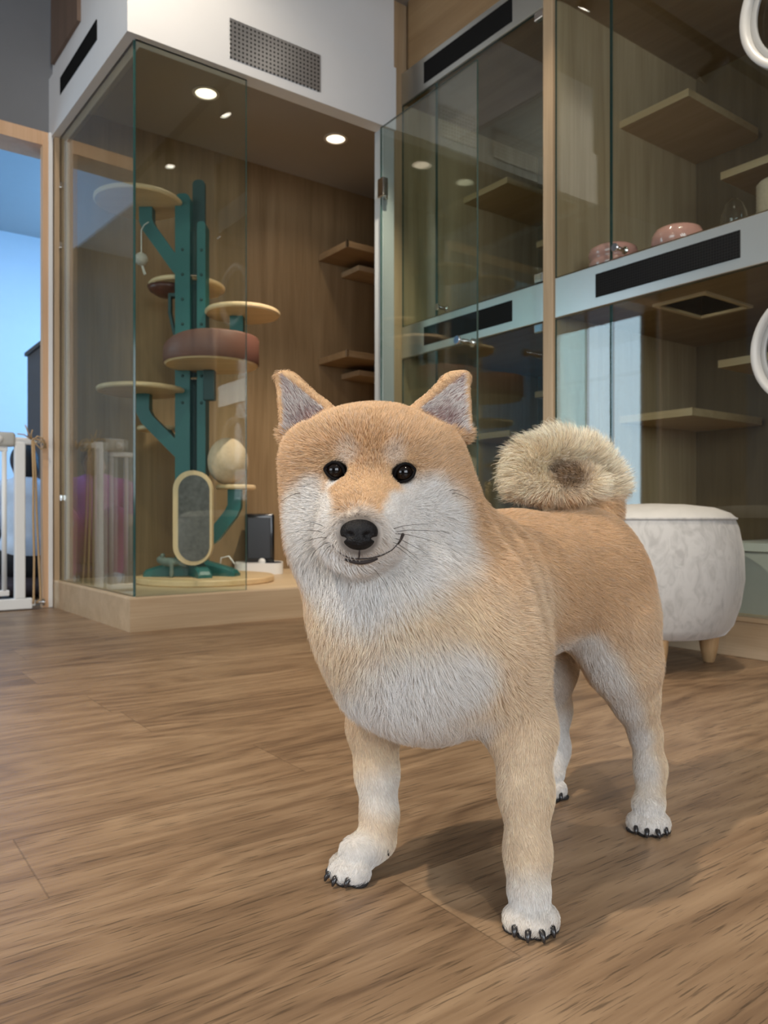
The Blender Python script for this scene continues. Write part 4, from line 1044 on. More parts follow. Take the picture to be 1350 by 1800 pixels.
def build_dog():
    S = Solid((-0.16, 0.62, -0.012), (0.46, 1.28, 0.62), 0.0036)
    # trunk
    S.ell((0.055, 0.865, 0.292), (0.128, 0.100, 0.124), TR, 0.02)
    S.ell((0.165, 0.975, 0.332), (0.17, 0.088, 0.094), TR, 0.04)
    S.ell((0.272, 1.072, 0.337), (0.095, 0.083, 0.094), TR, 0.04)
    # neck and throat
    S.limb([(-0.002, 0.855, 0.45), (0.055, 0.885, 0.345)], [0.082, 0.092], 0.04)
    S.ell((-0.002, 0.822, 0.345), (0.074, 0.075, 0.09), None, 0.04)
    # shoulders
    S.ell((0.118, 0.832, 0.285), (0.045, 0.046, 0.085), None, 0.04)
    S.ell((-0.004, 0.915, 0.275), (0.045, 0.046, 0.080), None, 0.04)
    # front legs
    S.limb([(0.128, 0.838, 0.27), (0.150, 0.838, 0.185), (0.1515, 0.826, 0.125), (0.151, 0.813, 0.066), (0.1495, 0.800, 0.033)],
           [0.047, 0.031, 0.0235, 0.0185, 0.0195], 0.025)
    S.limb([(-0.002, 0.922, 0.27), (-0.012, 0.935, 0.165), (-0.0085, 0.932, 0.11), (-0.0055, 0.925, 0.062), (-0.010, 0.916, 0.034)],
           [0.045, 0.0275, 0.0205, 0.0168, 0.0175], 0.025)
    # thighs and hind legs
    S.ell((0.318, 1.058, 0.275), (0.072, 0.045, 0.085), TR, 0.035)
    S.limb([(0.312, 1.050, 0.27), (0.326, 1.048, 0.214), (0.343, 1.058, 0.168), (0.3605, 1.068, 0.120), (0.3655, 1.062, 0.075), (0.3610, 1.048, 0.032)],
           [0.056, 0.043, 0.0275, 0.0170, 0.0165, 0.0185], 0.022)
    S.ell((0.215, 1.150, 0.285), (0.07, 0.042, 0.085), TR, 0.03)
    S.limb([(0.222, 1.150, 0.27), (0.250, 1.165, 0.190), (0.266, 1.198, 0.120), (0.2645, 1.195, 0.060), (0.256, 1.178, 0.030)],
           [0.052, 0.036, 0.0195, 0.0175, 0.018], 0.022)
    # skull, cheeks, muzzle, jaw
    S.ell((-0.0125, 0.842, 0.484), (0.095, 0.080, 0.055), None, 0.02)
    S.ell((-0.0055, 0.838, 0.438), (0.099, 0.072, 0.068), None, 0.03)
    S.ell(P(585, 945, 0.815), (0.042, 0.045, 0.045), None, 0.03)
    S.ell(P(655, 790, 0.79), (0.052, 0.035, 0.032), None, 0.03)
    S.limb([P(646, 872, 0.79), P(634, 915, 0.745), P(631, 938, 0.712)], [0.048, 0.034, 0.0265], 0.02)
    S.limb([P(644, 965, 0.775), P(633, 966, 0.722)], [0.033, 0.0185], 0.014)
    S.ell(P(592, 950, 0.735), (0.014, 0.018, 0.014), None, 0.02)
    S.ell(P(678, 950, 0.735), (0.016, 0.018, 0.015), None, 0.02)
    # ears
    for (tip, inn, out, nrm), t2 in zip(EARS, BLUNT):
        low = (inn + out) / 2 + np.array((0.022 if tip[0] < 0 else -0.022, 0.004, -0.020))
        S.tri(tip, inn, out, 0.0092, 0.006)
        S.tri(tip, t2, inn, 0.0092, 0.006)
        S.tri(inn + np.array((0, .006, -.004)), out + np.array((0.018 if tip[0] < 0 else -0.018, .010, -0.004)), low, 0.009, 0.018)
        c = (tip + inn + out) / 3
        sh = [c + (q - c) * 0.86 + nrm * 0.0115 for q in (tip, inn, out)]
        S.tri(sh[0], sh[1], sh[2], 0.0082, 0.005, sub=True)
        S.tri(sh[0], c + (t2 - c) * 0.86 + nrm * 0.0115, sh[1], 0.0078, 0.005, sub=True)
    # eye sockets
    eyes = []
    for (u, v) in ((589, 827), (711, 831)):
        p = S.hit((0, 0, H), P(u, v, 1) - np.array((0, 0, H)), 0.55, 1.0)
        eyes.append(p)
    for p in eyes:
        S.ell(p + np.array((0, 0.001, 0)), (0.0125, 0.0085, 0.0098), None, 0.009, sub=True)
    # tail core, curled over the back to the dog's right
    tail = [P(1062, 902, 1.12), P(1058, 850, 1.135), P(1028, 808, 1.13), P(978, 796, 1.10), P(930, 814, 1.07), P(922, 846, 1.05), P(958, 864, 1.04), P(1005, 866, 1.035), P(1035, 852, 1.035), P(1020, 836, 1.035), P(995, 834, 1.035)]
    tr = [0.026, 0.024, 0.0225, 0.0225, 0.021, 0.018, 0.017, 0.015, 0.013, 0.011, 0.008]
    S.limb(tail, tr, 0.012)
    # paws
    paws = []
    def paw(c, d, spread, toe, dz=0.0115):
        d = np.array((*d, 0.0)); d /= np.linalg.norm(d)
        w = np.array((d[1], -d[0], 0.0))
        S.ell(c + np.array((0, 0, 0.012)) - d * 0.004, (0.018, 0.021, 0.016), np.stack([w, d, Z_]), 0.012)
        for k, (a, f) in enumerate(((-1.0, 0.006), (-0.36, 0.0155), (0.36, 0.0155), (1.0, 0.006))):
            q = c + w * a * spread + d * f + np.array((0, 0, dz - c[2]))
            S.ell(q, (toe * 0.88, toe * 1.35, dz + 0.0015), np.stack([w, d, Z_]), 0.0035)
            paws.append((q + d * toe * 1.25 + np.array((0, 0, -dz * 0.25)), d, w * a))
    paw(np.array((0.1490, 0.790, 0.020)), (-0.02, -1), 0.0185, 0.0112)
    S.limb([(-0.004, 0.919, 0.032), (-0.028, 0.902, 0.020)], [0.0165, 0.017], 0.012)
    paw(np.array((-0.0345, 0.898, 0.020)), (-0.80, -0.60), 0.0185, 0.0115)
    paw(np.array((0.3520, 1.034, 0.018)), (-0.12, -1), 0.0185, 0.0108)
    paw(np.array((0.2480, 1.160, 0.018)), (-0.25, -1), 0.0165, 0.0105)
    S.smooth(1)
    return S, eyes, tail, paws

S_DOG, EYES, TAIL, PAWS = build_dog()
dog_xy = camdir(DOG_AT[0], DOG_AT[1])
dog = thing('dog', 'tan and white curly-tailed dog standing on the brown plank floor, looking ahead', 'dog', (dog_xy[0], dog_xy[1], 0), YAW)

def seg_dist(Q, pts):
    pts = np.array(pts); best = np.full(len(Q), 9.0); near = np.zeros_like(Q); tang = np.zeros_like(Q)
    for a, b in zip(pts[:-1], pts[1:]):
        ab = b - a; t = np.clip(((Q - a) @ ab) / (ab @ ab), 0, 1); c = a + t[:, None] * ab
        d = np.linalg.norm(Q - c, axis=1); m = d < best
        best[m] = d[m]; near[m] = c[m]; tang[m] = ab / np.linalg.norm(ab)
    return best, near, tang

def sstep(e0, e1, x):
    t = np.clip((x - e0) / (e1 - e0), 0, 1); return t * t * (3 - 2 * t)

HEAD_C = np.array((-0.010, 0.830, 0.462))
NOSE_C = P(631, 940, 0.694)
CURL_C = P(988, 838, 1.075)
TAN = np.array((0.665, 0.435, 0.24)); TAN_D = np.array((0.56, 0.335, 0.155)); CREAM = np.array((0.78, 0.62, 0.44)); WHITE = np.array((0.81, 0.775, 0.735))
EAR_IN = np.array((0.30, 0.19, 0.18)); DARK = np.array((0.06, 0.045, 0.035))
EAR_C = [P(528, 720, 0.845), P(784, 716, 0.845)]

# the coat's patches: (u, v, distance, radius in m, colour, strength)
PATCH = [
    # flank and chest grow pale towards the front
    (900, 1150, 0.82, 0.10, CREAM, 0.55), (940, 1060, 0.86, 0.05, CREAM, 0.5), (560, 1130, 0.84, 0.07, CREAM, 0.75), (640, 1110, 0.775, 0.07, CREAM, 0.9), (740, 1100, 0.77, 0.06, CREAM, 0.85), (820, 1080, 0.79, 0.05, CREAM, 0.6),
    (880, 1420, 0.82, 0.10, CREAM, 0.85), (930, 1350, 0.83, 0.05, CREAM, 0.6), (660, 1350, 0.93, 0.06, CREAM, 0.9),
    (1100, 1120, 1.02, 0.04, CREAM, 0.3), (1160, 1080, 1.05, 0.05, CREAM, 0.5), (1150, 1380, 1.05, 0.06, CREAM, 0.9), (1135, 1370, 1.04, 0.022, WHITE, 0.6),
    # white
    (740, 1230, 0.76, 0.062, WHITE, 1.0), (660, 1250, 0.80, 0.045, WHITE, 1.0), (820, 1200, 0.76, 0.04, WHITE, 0.9), (690, 1170, 0.78, 0.04, WHITE, 0.55),
    (640, 1030, 0.755, 0.05, WHITE, 1.0), (720, 985, 0.765, 0.052, WHITE, 1.0), (560, 985, 0.77, 0.046, WHITE, 1.0), (770, 925, 0.775, 0.045, WHITE, 1.0),
    (535, 910, 0.785, 0.036, WHITE, 0.95), (745, 870, 0.775, 0.024, WHITE, 0.9), (552, 862, 0.775, 0.018, WHITE, 0.8), (800, 990, 0.79, 0.03, WHITE, 0.7),
    (632, 985, 0.72, 0.030, WHITE, 1.0), (592, 945, 0.73, 0.017, WHITE, 1.0), (678, 940, 0.73, 0.020, WHITE, 1.0), (640, 905, 0.71, 0.010, WHITE, 0.7),
    (612, 795, 0.755, 0.013, WHITE, 0.40), (692, 797, 0.755, 0.013, WHITE, 0.40), (585, 850, 0.755, 0.010, WHITE, 0.8), (722, 852, 0.755, 0.011, WHITE, 0.8),
    (670, 1390, 0.92, 0.035, WHITE, 0.75), (620, 1530, 0.89, 0.05, WHITE, 0.95), (935, 1600, 0.79, 0.042, WHITE, 0.95), (955, 1330, 0.84, 0.022, WHITE, 0.7),
    (1050, 1180, 1.00, 0.036, WHITE, 1.0), (1035, 1135, 1.00, 0.026, WHITE, 0.9), (1072, 1215, 1.005, 0.034, WHITE, 1.0), (1092, 1255, 1.03, 0.032, WHITE, 1.0), (1118, 1300, 1.045, 0.026, WHITE, 0.95), (1128, 1345, 1.045, 0.024, WHITE, 0.8), (1140, 1445, 1.02, 0.04, WHITE, 0.95),
    (965, 1200, 1.13, 0.06, WHITE, 0.85), (975, 1300, 1.17, 0.06, WHITE, 0.95), (975, 1390, 1.16, 0.04, WHITE, 1.0),
    # deeper tan
    (632, 868, 0.725, 0.016, TAN, 0.9), (655, 775, 0.755, 0.014, TAN_D, 0.5), (655, 740, 0.77, 0.010, TAN_D, 0.5),
    (1176, 1390, 1.07, 0.013, TAN, 0.8),
]

def ear_inside(Q, n, k=0.98):
    """1 inside the hollow of an ear, 0 on its rim and back"""
    out = np.zeros(len(Q))
    for tip, inn, o_, nr in EARS:
        v0, v1 = inn - tip, o_ - tip; w = Q - tip
        d00, d01, d11 = v0 @ v0, v0 @ v1, v1 @ v1; d20, d21 = w @ v0, w @ v1
        den = d00 * d11 - d01 * d01
        b = (d11 * d20 - d01 * d21) / den; c = (d00 * d21 - d01 * d20) / den; a = 1 - b - c
        mn = np.minimum(np.minimum(a, b), c + 0.05)
        h = w @ nr
        out = np.maximum(out, sstep(-0.07, 0.0, mn) * sstep(0.1, 0.4, n @ nr) * (np.abs(h) < 0.016))
    return out

def coat(Q, n):
    """coat colour at points Q (picture-aligned metres) with outward normals n"""
    c = np.repeat(TAN[None], len(Q), 0).copy()
    low = sstep(0.36, 0.15, Q[:, 2]) * 0.85
    c += (CREAM - c) * low[:, None]
    belly = sstep(-0.35, -0.8, n[:, 2]) * sstep(0.29, 0.25, Q[:, 2]) * (Q[:, 2] > 0.1)
    for (u, v, Y, r, col, s) in PATCH:
        d = np.linalg.norm(Q - P(u, v, Y), axis=1)
        w = s * sstep(r * 1.32, r * 0.45, d)
        c += (col - c) * w[:, None]
    c += (WHITE - c) * (0.9 * belly)[:, None]
    md, mn, mt = seg_dist(Q, [P(646, 880, 0.775), P(631, 940, 0.705)])
    mz = sstep(0.062, 0.040, md) * (Q[:, 1] < 0.80)
    up = n[:, 2] * 0.9 - 0.35 * np.abs(n[:, 0])
    side = sstep(0.36, 0.12, up)
    c += (WHITE - c) * (0.95 * mz * side * sstep(0.448, 0.438, Q[:, 2]))[:, None]
    tip = sstep(0.030, 0.021, np.linalg.norm(Q - NOSE_C, axis=1))
    c += (np.array((0.62, 0.56, 0.50)) - c) * (0.8 * tip)[:, None]
    # inside of the ears
    m_in = ear_inside(Q, n)
    c += (EAR_IN - c) * m_in[:, None]
    # tail
    td, tn, tt = seg_dist(Q, TAIL)
    tw = sstep(0.05, 0.036, td) * sstep(0.435, 0.455, Q[:, 2]) * (Q[:, 1] > 1.0)
    rad = np.linalg.norm((Q - CURL_C)[:, [0, 2]], axis=1)
    tc = np.array((0.88, 0.745, 0.56)) + (np.array((0.27, 0.18, 0.105)) - np.array((0.88, 0.745, 0.56))) * sstep(0.032, 0.012, rad)[:, None]
    c += (tc - c) * tw[:, None]
    # dark rims of the eyes and around the nose leather
    for e in EYES:
        d = np.linalg.norm((Q - e) * np.array((0.85, 0.6, 1.1)), axis=1)
        c += (np.array((0.02, 0.016, 0.014)) - c) * sstep(0.0128, 0.0098, d)[:, None]
    d = np.linalg.norm(Q - NOSE_C, axis=1)
    c += (DARK - c) * (0.75 * sstep(0.0215, 0.0165, d))[:, None]
    return c

# skin mesh
V_DOG, F_DOG = S_DOG.mesh()
N_DOG = S_DOG.grad(V_DOG)
def coat_material():
    m, nt, b = mat('dog_coat')
    at = N(nt, 'ShaderNodeAttribute', attribute_name='coat')
    tc = N(nt, 'ShaderNodeTexCoord')
    no = N(nt, 'ShaderNodeTexNoise'); no.inputs['Scale'].default_value = 260; no.inputs['Detail'].default_value = 3
    nt.links.new(tc.outputs['Object'], no.inputs['Vector'])
    mx = N(nt, 'ShaderNodeMix', data_type='RGBA', blend_type='MULTIPLY'); mx.inputs['Factor'].default_value = 0.35
    nt.links.new(at.outputs['Color'], mx.inputs['A']); nt.links.new(no.outputs['Fac'], mx.inputs['B'])
    nt.links.new(mx.outputs['Result'], b.inputs['Base Color'])
    b.inputs['Roughness'].default_value = 0.8; b.inputs['Specular IOR Level'].default_value = 0.2
    return m
M_COAT = coat_material()
body = np_mesh('body', V_DOG - DOG_AT, F_DOG, M_COAT, dog)
_c = coat(V_DOG, N_DOG)
ca = body.data.color_attributes.new('coat', 'FLOAT_COLOR', 'POINT')
ca.data.foreach_set('color', np.concatenate([_c, np.ones((len(_c), 1))], 1).astype(np.float32).ravel())

def on_dog(u, v, off=0.0, t0=0.5, t1=1.3):
    d = P(u, v, 1) - np.array((0, 0, H))
    p = S_DOG.hit((0, 0, H), d, t0, t1)
    return None if p is None else p + S_DOG.grad(p[None])[0] * off - DOG_AT
def dense(line, step=2.0, closed=False):
    line = line + [line[0]] if closed else line
    out = []
    for (a, b), (c, d) in zip(line[:-1], line[1:]):
        n = max(1, int(math.hypot(c - a, d - b) / step))
        out += [(a + (c - a) * i / n, b + (d - b) * i / n) for i in range(n)]
    return out + [line[-1]]
def trace(line, off, w=3):
    pts = [on_dog(u, v, off) for u, v in dense(line)]
    pts = np.array([p for p in pts if p is not None])
    for _ in range(w):
        q = pts.copy(); q[1:-1] = 0.25 * pts[:-2] + 0.5 * pts[1:-1] + 0.25 * pts[2:]; pts = q
    return pts
LIPS = (([(632, 966), (632, 974), (631, 980)], 0.0008),
        ([(583, 950), (590, 964), (603, 974), (617, 980), (632, 981), (650, 980), (670, 975), (688, 966), (699, 954), (704, 943)], 0.0007),
        ([(607, 982), (620, 985.5), (633, 987), (648, 985.5), (662, 981)], 0.0021))
LIP_PTS = [trace(l, 0.0011) for l, _ in LIPS]

# ---- fur: every hair is laid out here, root to tip
def fur_curves(name, pts, cols, rad0, parent, material):
    """pts (n, k, 3), cols (n, k, 3)"""
    n, k, _ = pts.shape
    cu = bpy.data.hair_curves.new(name)
    cu.add_curves([k] * n)
    cu.attributes['position'].data.foreach_set('vector', pts.astype(np.float32).ravel())
    ra = cu.attributes.get('radius') or cu.attributes.new('radius', 'FLOAT', 'POINT')
    prof = np.linspace(1, 0, k) ** 0.7
    rr = np.asarray(rad0).reshape(-1, 1) * prof[None] * np.ones((n, 1))
    ra.data.foreach_set('value', rr.astype(np.float32).ravel())
    at = cu.attributes.new('fur_color', 'FLOAT_COLOR', 'POINT')
    at.data.foreach_set('color', np.concatenate([cols, np.ones((n, k, 1))], 2).astype(np.float32).ravel())
    cu.materials.append(material)
    o = bpy.data.objects.new(name, cu); COL.objects.link(o); o.parent = parent
    return o

def fur_material():
    m, nt, b = mat('dog_fur')
    at = N(nt, 'ShaderNodeAttribute', attribute_name='fur_color')
    nt.links.new(at.outputs['Color'], b.inputs['Base Color'])
    b.inputs['Roughness'].default_value = 0.55; b.inputs['Specular IOR Level'].default_value = 0.25
    b.inputs['Subsurface Weight'].default_value = 0.0
    return m
M_FUR = fur_material()

def wob(Q, f, seed):
    r = np.random.default_rng(seed); out = np.zeros((len(Q), 3))
    for _ in range(5):
        d = r.normal(size=(3, 3)) * f; ph = r.uniform(0, 6.28, 3)
        out += np.sin(Q @ d + ph)
    return out / 2.2

def grow_fur(count):
    T = np.concatenate([F_DOG[:, [0, 1, 2]], F_DOG[:, [0, 2, 3]]])
    a, b, c = V_DOG[T[:, 0]], V_DOG[T[:, 1]], V_DOG[T[:, 2]]
    ar = np.linalg.norm(np.cross(b - a, c - a), axis=1)
    cen = (a + b + c) / 3
    # hair stands closer together on the face, the legs and the side turned to the viewer
    dens = np.ones(len(T))
    dens *= 1 + 1.4 * sstep(0.15, 0.10, np.linalg.norm(cen - HEAD_C, axis=1))
    dens *= 1 + 0.8 * sstep(0.20, 0.12, cen[:, 2])
    nf = np.cross(b - a, c - a); nf /= np.linalg.norm(nf, axis=1, keepdims=True) + 1e-12
    dens *= np.where(nf @ np.array((-0.1, -1, 0.1)) < -0.35, 0.45, 1.0)
    w = ar * dens
    idx = rng.choice(len(T), count, p=w / w.sum())
    r1 = np.sqrt(rng.random(count)); r2 = rng.random(count)
    Q = a[idx] * (1 - r1)[:, None] + b[idx] * (r1 * (1 - r2))[:, None] + c[idx] * (r1 * r2)[:, None]
    n = S_DOG.grad(Q)
    # no hair on the eyes, nose leather, under the paws
    keep = np.ones(count, bool)
    for e in EYES:
        keep &= np.linalg.norm((Q - e) * np.array((0.85, 0.5, 1.1)), axis=1) > 0.0112
    keep &= np.linalg.norm((Q - NOSE_C) * np.array((0.9, 1, 1.1)), axis=1) > 0.0185
    for pl in LIP_PTS: keep &= (seg_dist(Q - DOG_AT, pl)[0] > 0.0022) | (Q[:, 1] > 0.80)
    keep &= ~((Q[:, 2] < 0.004) & (n[:, 2] < -0.3))
    Q, n = Q[keep], n[keep]; m = len(Q)
    hd = np.linalg.norm(Q - HEAD_C, axis=1)
    wh = sstep(0.16, 0.10, hd) * sstep(0.36, 0.40, Q[:, 2])
    td, tn, tt = seg_dist(Q, TAIL)
    wt = sstep(0.05, 0.034, td) * sstep(0.435, 0.455, Q[:, 2]) * (Q[:, 1] > 1.0)
    leg = sstep(0.23, 0.17, Q[:, 2])
    inner0 = ear_inside(Q, n)
    front = sstep(0.15, 0.75, -(n @ A_)) * sstep(1.0, 0.9, Q[:, 1])
    # direction the coat is combed
    side = n @ L_
    f = A_[None] * (0.85 * (1 - front))[:, None] + np.array((0, 0, -1.0))[None] * (0.50 + 0.6 * front)[:, None] + L_[None] * (0.35 * front * np.sign(side) * np.abs(side))[:, None]
    f = f * (1 - leg)[:, None] + (np.array((0, 0, -1.0)) + 0.25 * A_)[None] * leg[:, None]
    toN = Q - NOSE_C; toN /= np.linalg.norm(toN, axis=1, keepdims=True)
    hf = toN + np.array((0, 0.35, 0))
    low = sstep(0.44, 0.39, Q[:, 2])
    hf += np.array((0, 0.2, -0.8))[None] * low[:, None]
    f = f * (1 - wh)[:, None] + hf * wh[:, None]
    out = Q - CURL_C; out[:, 1] *= 0.5; out /= np.linalg.norm(out, axis=1, keepdims=True) + 1e-9
    ftail = out * 1.1 + tt * 0.55
    f = f * (1 - wt)[:, None] + ftail * wt[:, None]
    paw = sstep(0.05, 0.02, Q[:, 2])
    f = f * (1 - paw)[:, None] + (np.array((-0.1, -0.8, -0.6)))[None] * paw[:, None]
    # in the ear the hair runs up and outwards from the hollow's inner edge
    f = f * (1 - inner0)[:, None] + (np.stack([np.sign(Q[:, 0]) * 0.7, np.full(m, -0.1), np.full(m, 0.75)], 1)) * inner0[:, None]
    f += 0.22 * wob(Q, 38, 3) + 0.12 * wob(Q, 120, 4) + 0.16 * rng.normal(size=(m, 3))
    f -= n * (f * n).sum(1, keepdims=True)
    f /= np.linalg.norm(f, axis=1, keepdims=True) + 1e-9
    # length and how far the hair stands off
    L = np.full(m, 0.0165)
    chest = sstep(0.18, 0.24, Q[:, 2]) * front
    L += 0.007 * chest
    L = L * (1 - leg) + 0.0085 * leg
    back = sstep(0.5, 0.9, n[:, 2]) * (1 - wh); L *= 1 - 0.15 * back
    nose_d = np.linalg.norm(Q - NOSE_C, axis=1)
    Lh = 0.0024 + 0.0135 * sstep(0.045, 0.135, nose_d)
    Lh *= 1 - 0.35 * sstep(0.49, 0.53, Q[:, 2])
    L = L * (1 - wh) + Lh * wh
    ear = np.minimum(np.linalg.norm(Q - EAR_C[0], axis=1), np.linalg.norm(Q - EAR_C[1], axis=1))
    we = sstep(0.055, 0.042, ear) * (Q[:, 2] > 0.515)
    inner = ear_inside(Q, n)
    L = L * (1 - we) + 0.0042 * we + 0.0065 * inner
    eye = np.minimum(np.linalg.norm(Q - EYES[0], axis=1), np.linalg.norm(Q - EYES[1], axis=1))
    L *= 0.35 + 0.65 * sstep(0.012, 0.032, eye)
    lip = np.min([seg_dist(Q - DOG_AT, pl)[0] for pl in LIP_PTS], axis=0)
    L *= np.where(Q[:, 1] < 0.80, 0.30 + 0.70 * sstep(0.003, 0.012, lip), 1.0)
    inwards = sstep(0.0, 0.5, -(out * n).sum(1))
    L = L * (1 - wt) + (0.037 * (1 - 0.45 * inwards) * (0.45 + 0.55 * sstep(0.015, 0.045, np.linalg.norm((Q - CURL_C)[:, [0, 2]], axis=1)))) * wt
    L = L * (1 - paw) + 0.0065 * paw
    L *= rng.uniform(0.65, 1.15, m) * np.where(wt > 0.5, rng.uniform(0.75, 1.25, m), 1.0)
    under = sstep(-0.1, -0.5, n[:, 2]) * sstep(0.98, 0.9, Q[:, 1]) * sstep(0.15, 0.17, Q[:, 2]) * sstep(0.27, 0.22, Q[:, 2]) * (np.abs((Q - np.array((0.055, 0.865, 0))) @ L_) < 0.062)
    L += 0.010 * under * rng.random(m)
    lift = 0.30 + 0.10 * rng.random(m) + 0.10 * wh + 0.35 * wt + 0.15 * chest - 0.06 * leg - 0.06 * back
    lift *= 1 - 0.3 * we
    ta = (Q - np.array((0.055, 0.865, 0.0))) @ A_ + 0.10 * (Q[:, 2] - 0.35)
    fold = sstep(-0.03, 0.01, ta) * sstep(0.12, 0.08, ta) * sstep(0.25, 0.31, Q[:, 2]) * (1 - wh) * (1 - wt)
    wv = np.sin(2 * math.pi * ta / 0.037)
    lift = np.clip(lift + 0.22 * fold * wv, 0.05, 0.9); L *= 1 + 0.30 * fold * wv
    # the eye-ward hair lies flat
    k = 5
    s = np.linspace(0, 1, k)
    up = lift[:, None] * (s - 0.45 * s * s)[None] * 1.45
    al = (1 - lift)[:, None] * (0.55 * s + 0.6 * s * s)[None]
    pts = Q[:, None] + L[:, None, None] * (n[:, None] * up[..., None] + f[:, None] * al[..., None])
    # locks: hairs of one small cell lean together towards the tip
    cell = np.floor((Q + 0.003 * wob(Q, 300, 9)) / 0.0075).astype(np.int64)
    key = (cell[:, 0] * 73856093) ^ (cell[:, 1] * 19349663) ^ (cell[:, 2] * 83492791)
    _, inv = np.unique(key, return_inverse=True)
    inv = inv.ravel()
    cnt = np.bincount(inv)
    tip = np.stack([np.bincount(inv, pts[:, -1, i]) / cnt for i in range(3)], 1)[inv]
    pull = (0.30 * rng.random(m) * (1 + 0.8 * wt))[:, None, None] * (s ** 1.6)[None, :, None]
    pts += pull * (tip - pts[:, -1])[:, None]
    pts[:, :, 2] = np.maximum(pts[:, :, 2], 0.0008)
    # colours
    base = coat(Q, n)
    g = rng.normal(size=m)
    lockv = rng.random(cnt.size)[inv]
    base = base * (1 + 0.10 * g + 0.16 * (lockv - 0.5))[:, None]
    light = np.clip(base * 1.12 + 0.05, 0, 0.93)
    root = base * (0.86 + 0.12 * wt)[:, None]
    tipc = light.copy()
    # dark-tipped guard hairs on the tail and thinly along the back
    dk = (rng.random(m) < (0.17 * wt + 0.03 * (1 - wt) * (1 - wh) * sstep(0.30, 0.40, Q[:, 2])))
    tipc[dk] = tipc[dk] * 0.25
    # pale hairs in the tan, inner ear tufts
    pale = rng.random(m) < 0.14
    tipc[pale] += (WHITE - tipc[pale]) * 0.5
    tuft = inner > 0.5
    hollow = sstep(0.030, 0.010, np.minimum(np.linalg.norm(Q - P(545, 748, 0.84), axis=1), np.linalg.norm(Q - P(775, 748, 0.84), axis=1)))[tuft]
    pal = (rng.random(tuft.sum()) < 0.95 - 0.75 * hollow)
    tipc[tuft] = np.where(pal[:, None], WHITE * 0.95, tipc[tuft] * 0.9)
    root[tuft] = np.where(pal[:, None], root[tuft] * 0.4 + WHITE * 0.5, root[tuft])
    cols = root[:, None] * (1 - s)[None, :, None] + tipc[:, None] * s[None, :, None]
    rad = 0.00016 + 0.00012 * wt + 0.00004 * chest
    rad = rad * rng.uniform(0.8, 1.3, m)
    return pts, np.clip(cols, 0.004, 0.95), rad

_p, _cl, _r = grow_fur(FUR_COUNT)
fur = fur_curves('fur', _p - DOG_AT, _cl, _r, dog, M_FUR)

# ---- eyes
def eye_material():
    m, nt, b = mat('dog_eye')
    tc = N(nt, 'ShaderNodeTexCoord')
    ln = N(nt, 'ShaderNodeVectorMath', operation='LENGTH')
    mp = N(nt, 'ShaderNodeMapping'); mp.inputs['Scale'].default_value = (1, 0, 1)
    nt.links.new(tc.outputs['Object'], mp.inputs['Vector']); nt.links.new(mp.outputs[0], ln.inputs[0])
    cr = N(nt, 'ShaderNodeValToRGB')
    e = cr.color_ramp.elements
    e[0].position = 0.0; e[0].color = (0.004, 0.003, 0.003, 1)
    e[1].position = 1.0; e[1].color = (0.006, 0.005, 0.005, 1)
    for p, c in ((0.36, (0.004, 0.003, 0.003, 1)), (0.44, (0.0075, 0.0040, 0.0028, 1)), (0.72, (0.006, 0.0035, 0.0025, 1)), (0.80, (0.004, 0.003, 0.003, 1))):
        x = e.new(p); x.color = c
    dv = N(nt, 'ShaderNodeMath', operation='DIVIDE'); dv.inputs[1].default_value = 0.0106
    nt.links.new(ln.outputs['Value'], dv.inputs[0]); nt.links.new(dv.outputs[0], cr.inputs['Fac'])
    nt.links.new(cr.outputs['Color'], b.inputs['Base Color'])
    b.inputs['Roughness'].default_value = 0.07; b.inputs['Specular IOR Level'].default_value = 0.3; b.inputs['Coat Weight'].default_value = 0.12; b.inputs['Coat Roughness'].default_value = 0.02
    return m
M_EYE = eye_material()
for e in EYES:
    bm = BM(); bmesh.ops.create_uvsphere(bm, u_segments=32, v_segments=20, radius=0.0101)
    o = obj('eye', bm, M_EYE, dog, smooth=True)
    o.location = Vector(e + np.array((0, 0.0060, 0)) - DOG_AT)
    o['label'] = 'glossy dark brown eye'

# ---- nose leather, mouth line, whiskers, claws
SN = Solid(NOSE_C - 0.03, NOSE_C + 0.03, 0.0009)
nc = P(631, 938, 0.694)
SN.ell(nc + np.array((0, 0, 0.0015)), (0.0172, 0.0105, 0.0125), None, 0.003)
SN.ell(nc + np.array((0, 0.0005, -0.0065)), (0.0120, 0.0095, 0.0085), None, 0.008)
for sx in (-1, 1):
    SN.ell(nc + np.array((sx * 0.0088, -0.0105, -0.0012)), (0.0042, 0.0035, 0.0028), None, 0.003, sub=True)
    SN.ell(nc + np.array((sx * 0.0150, -0.0058, -0.0045)), (0.0040, 0.005, 0.0018), None, 0.002, sub=True)
SN.limb([nc + np.array((0, -0.0112, 0.004)), nc + np.array((0, -0.0112, -0.016))], [0.0006, 0.0010], 0.002, sub=True)
vn, fn = SN.mesh()
M_NOSE = plain('nose_leather', (0.007, 0.0065, 0.007), 0.42, bump=0.5, bscale=900, spec=0.22)
np_mesh('nose', vn - DOG_AT, fn, M_NOSE, dog)['label'] = 'black nose leather'

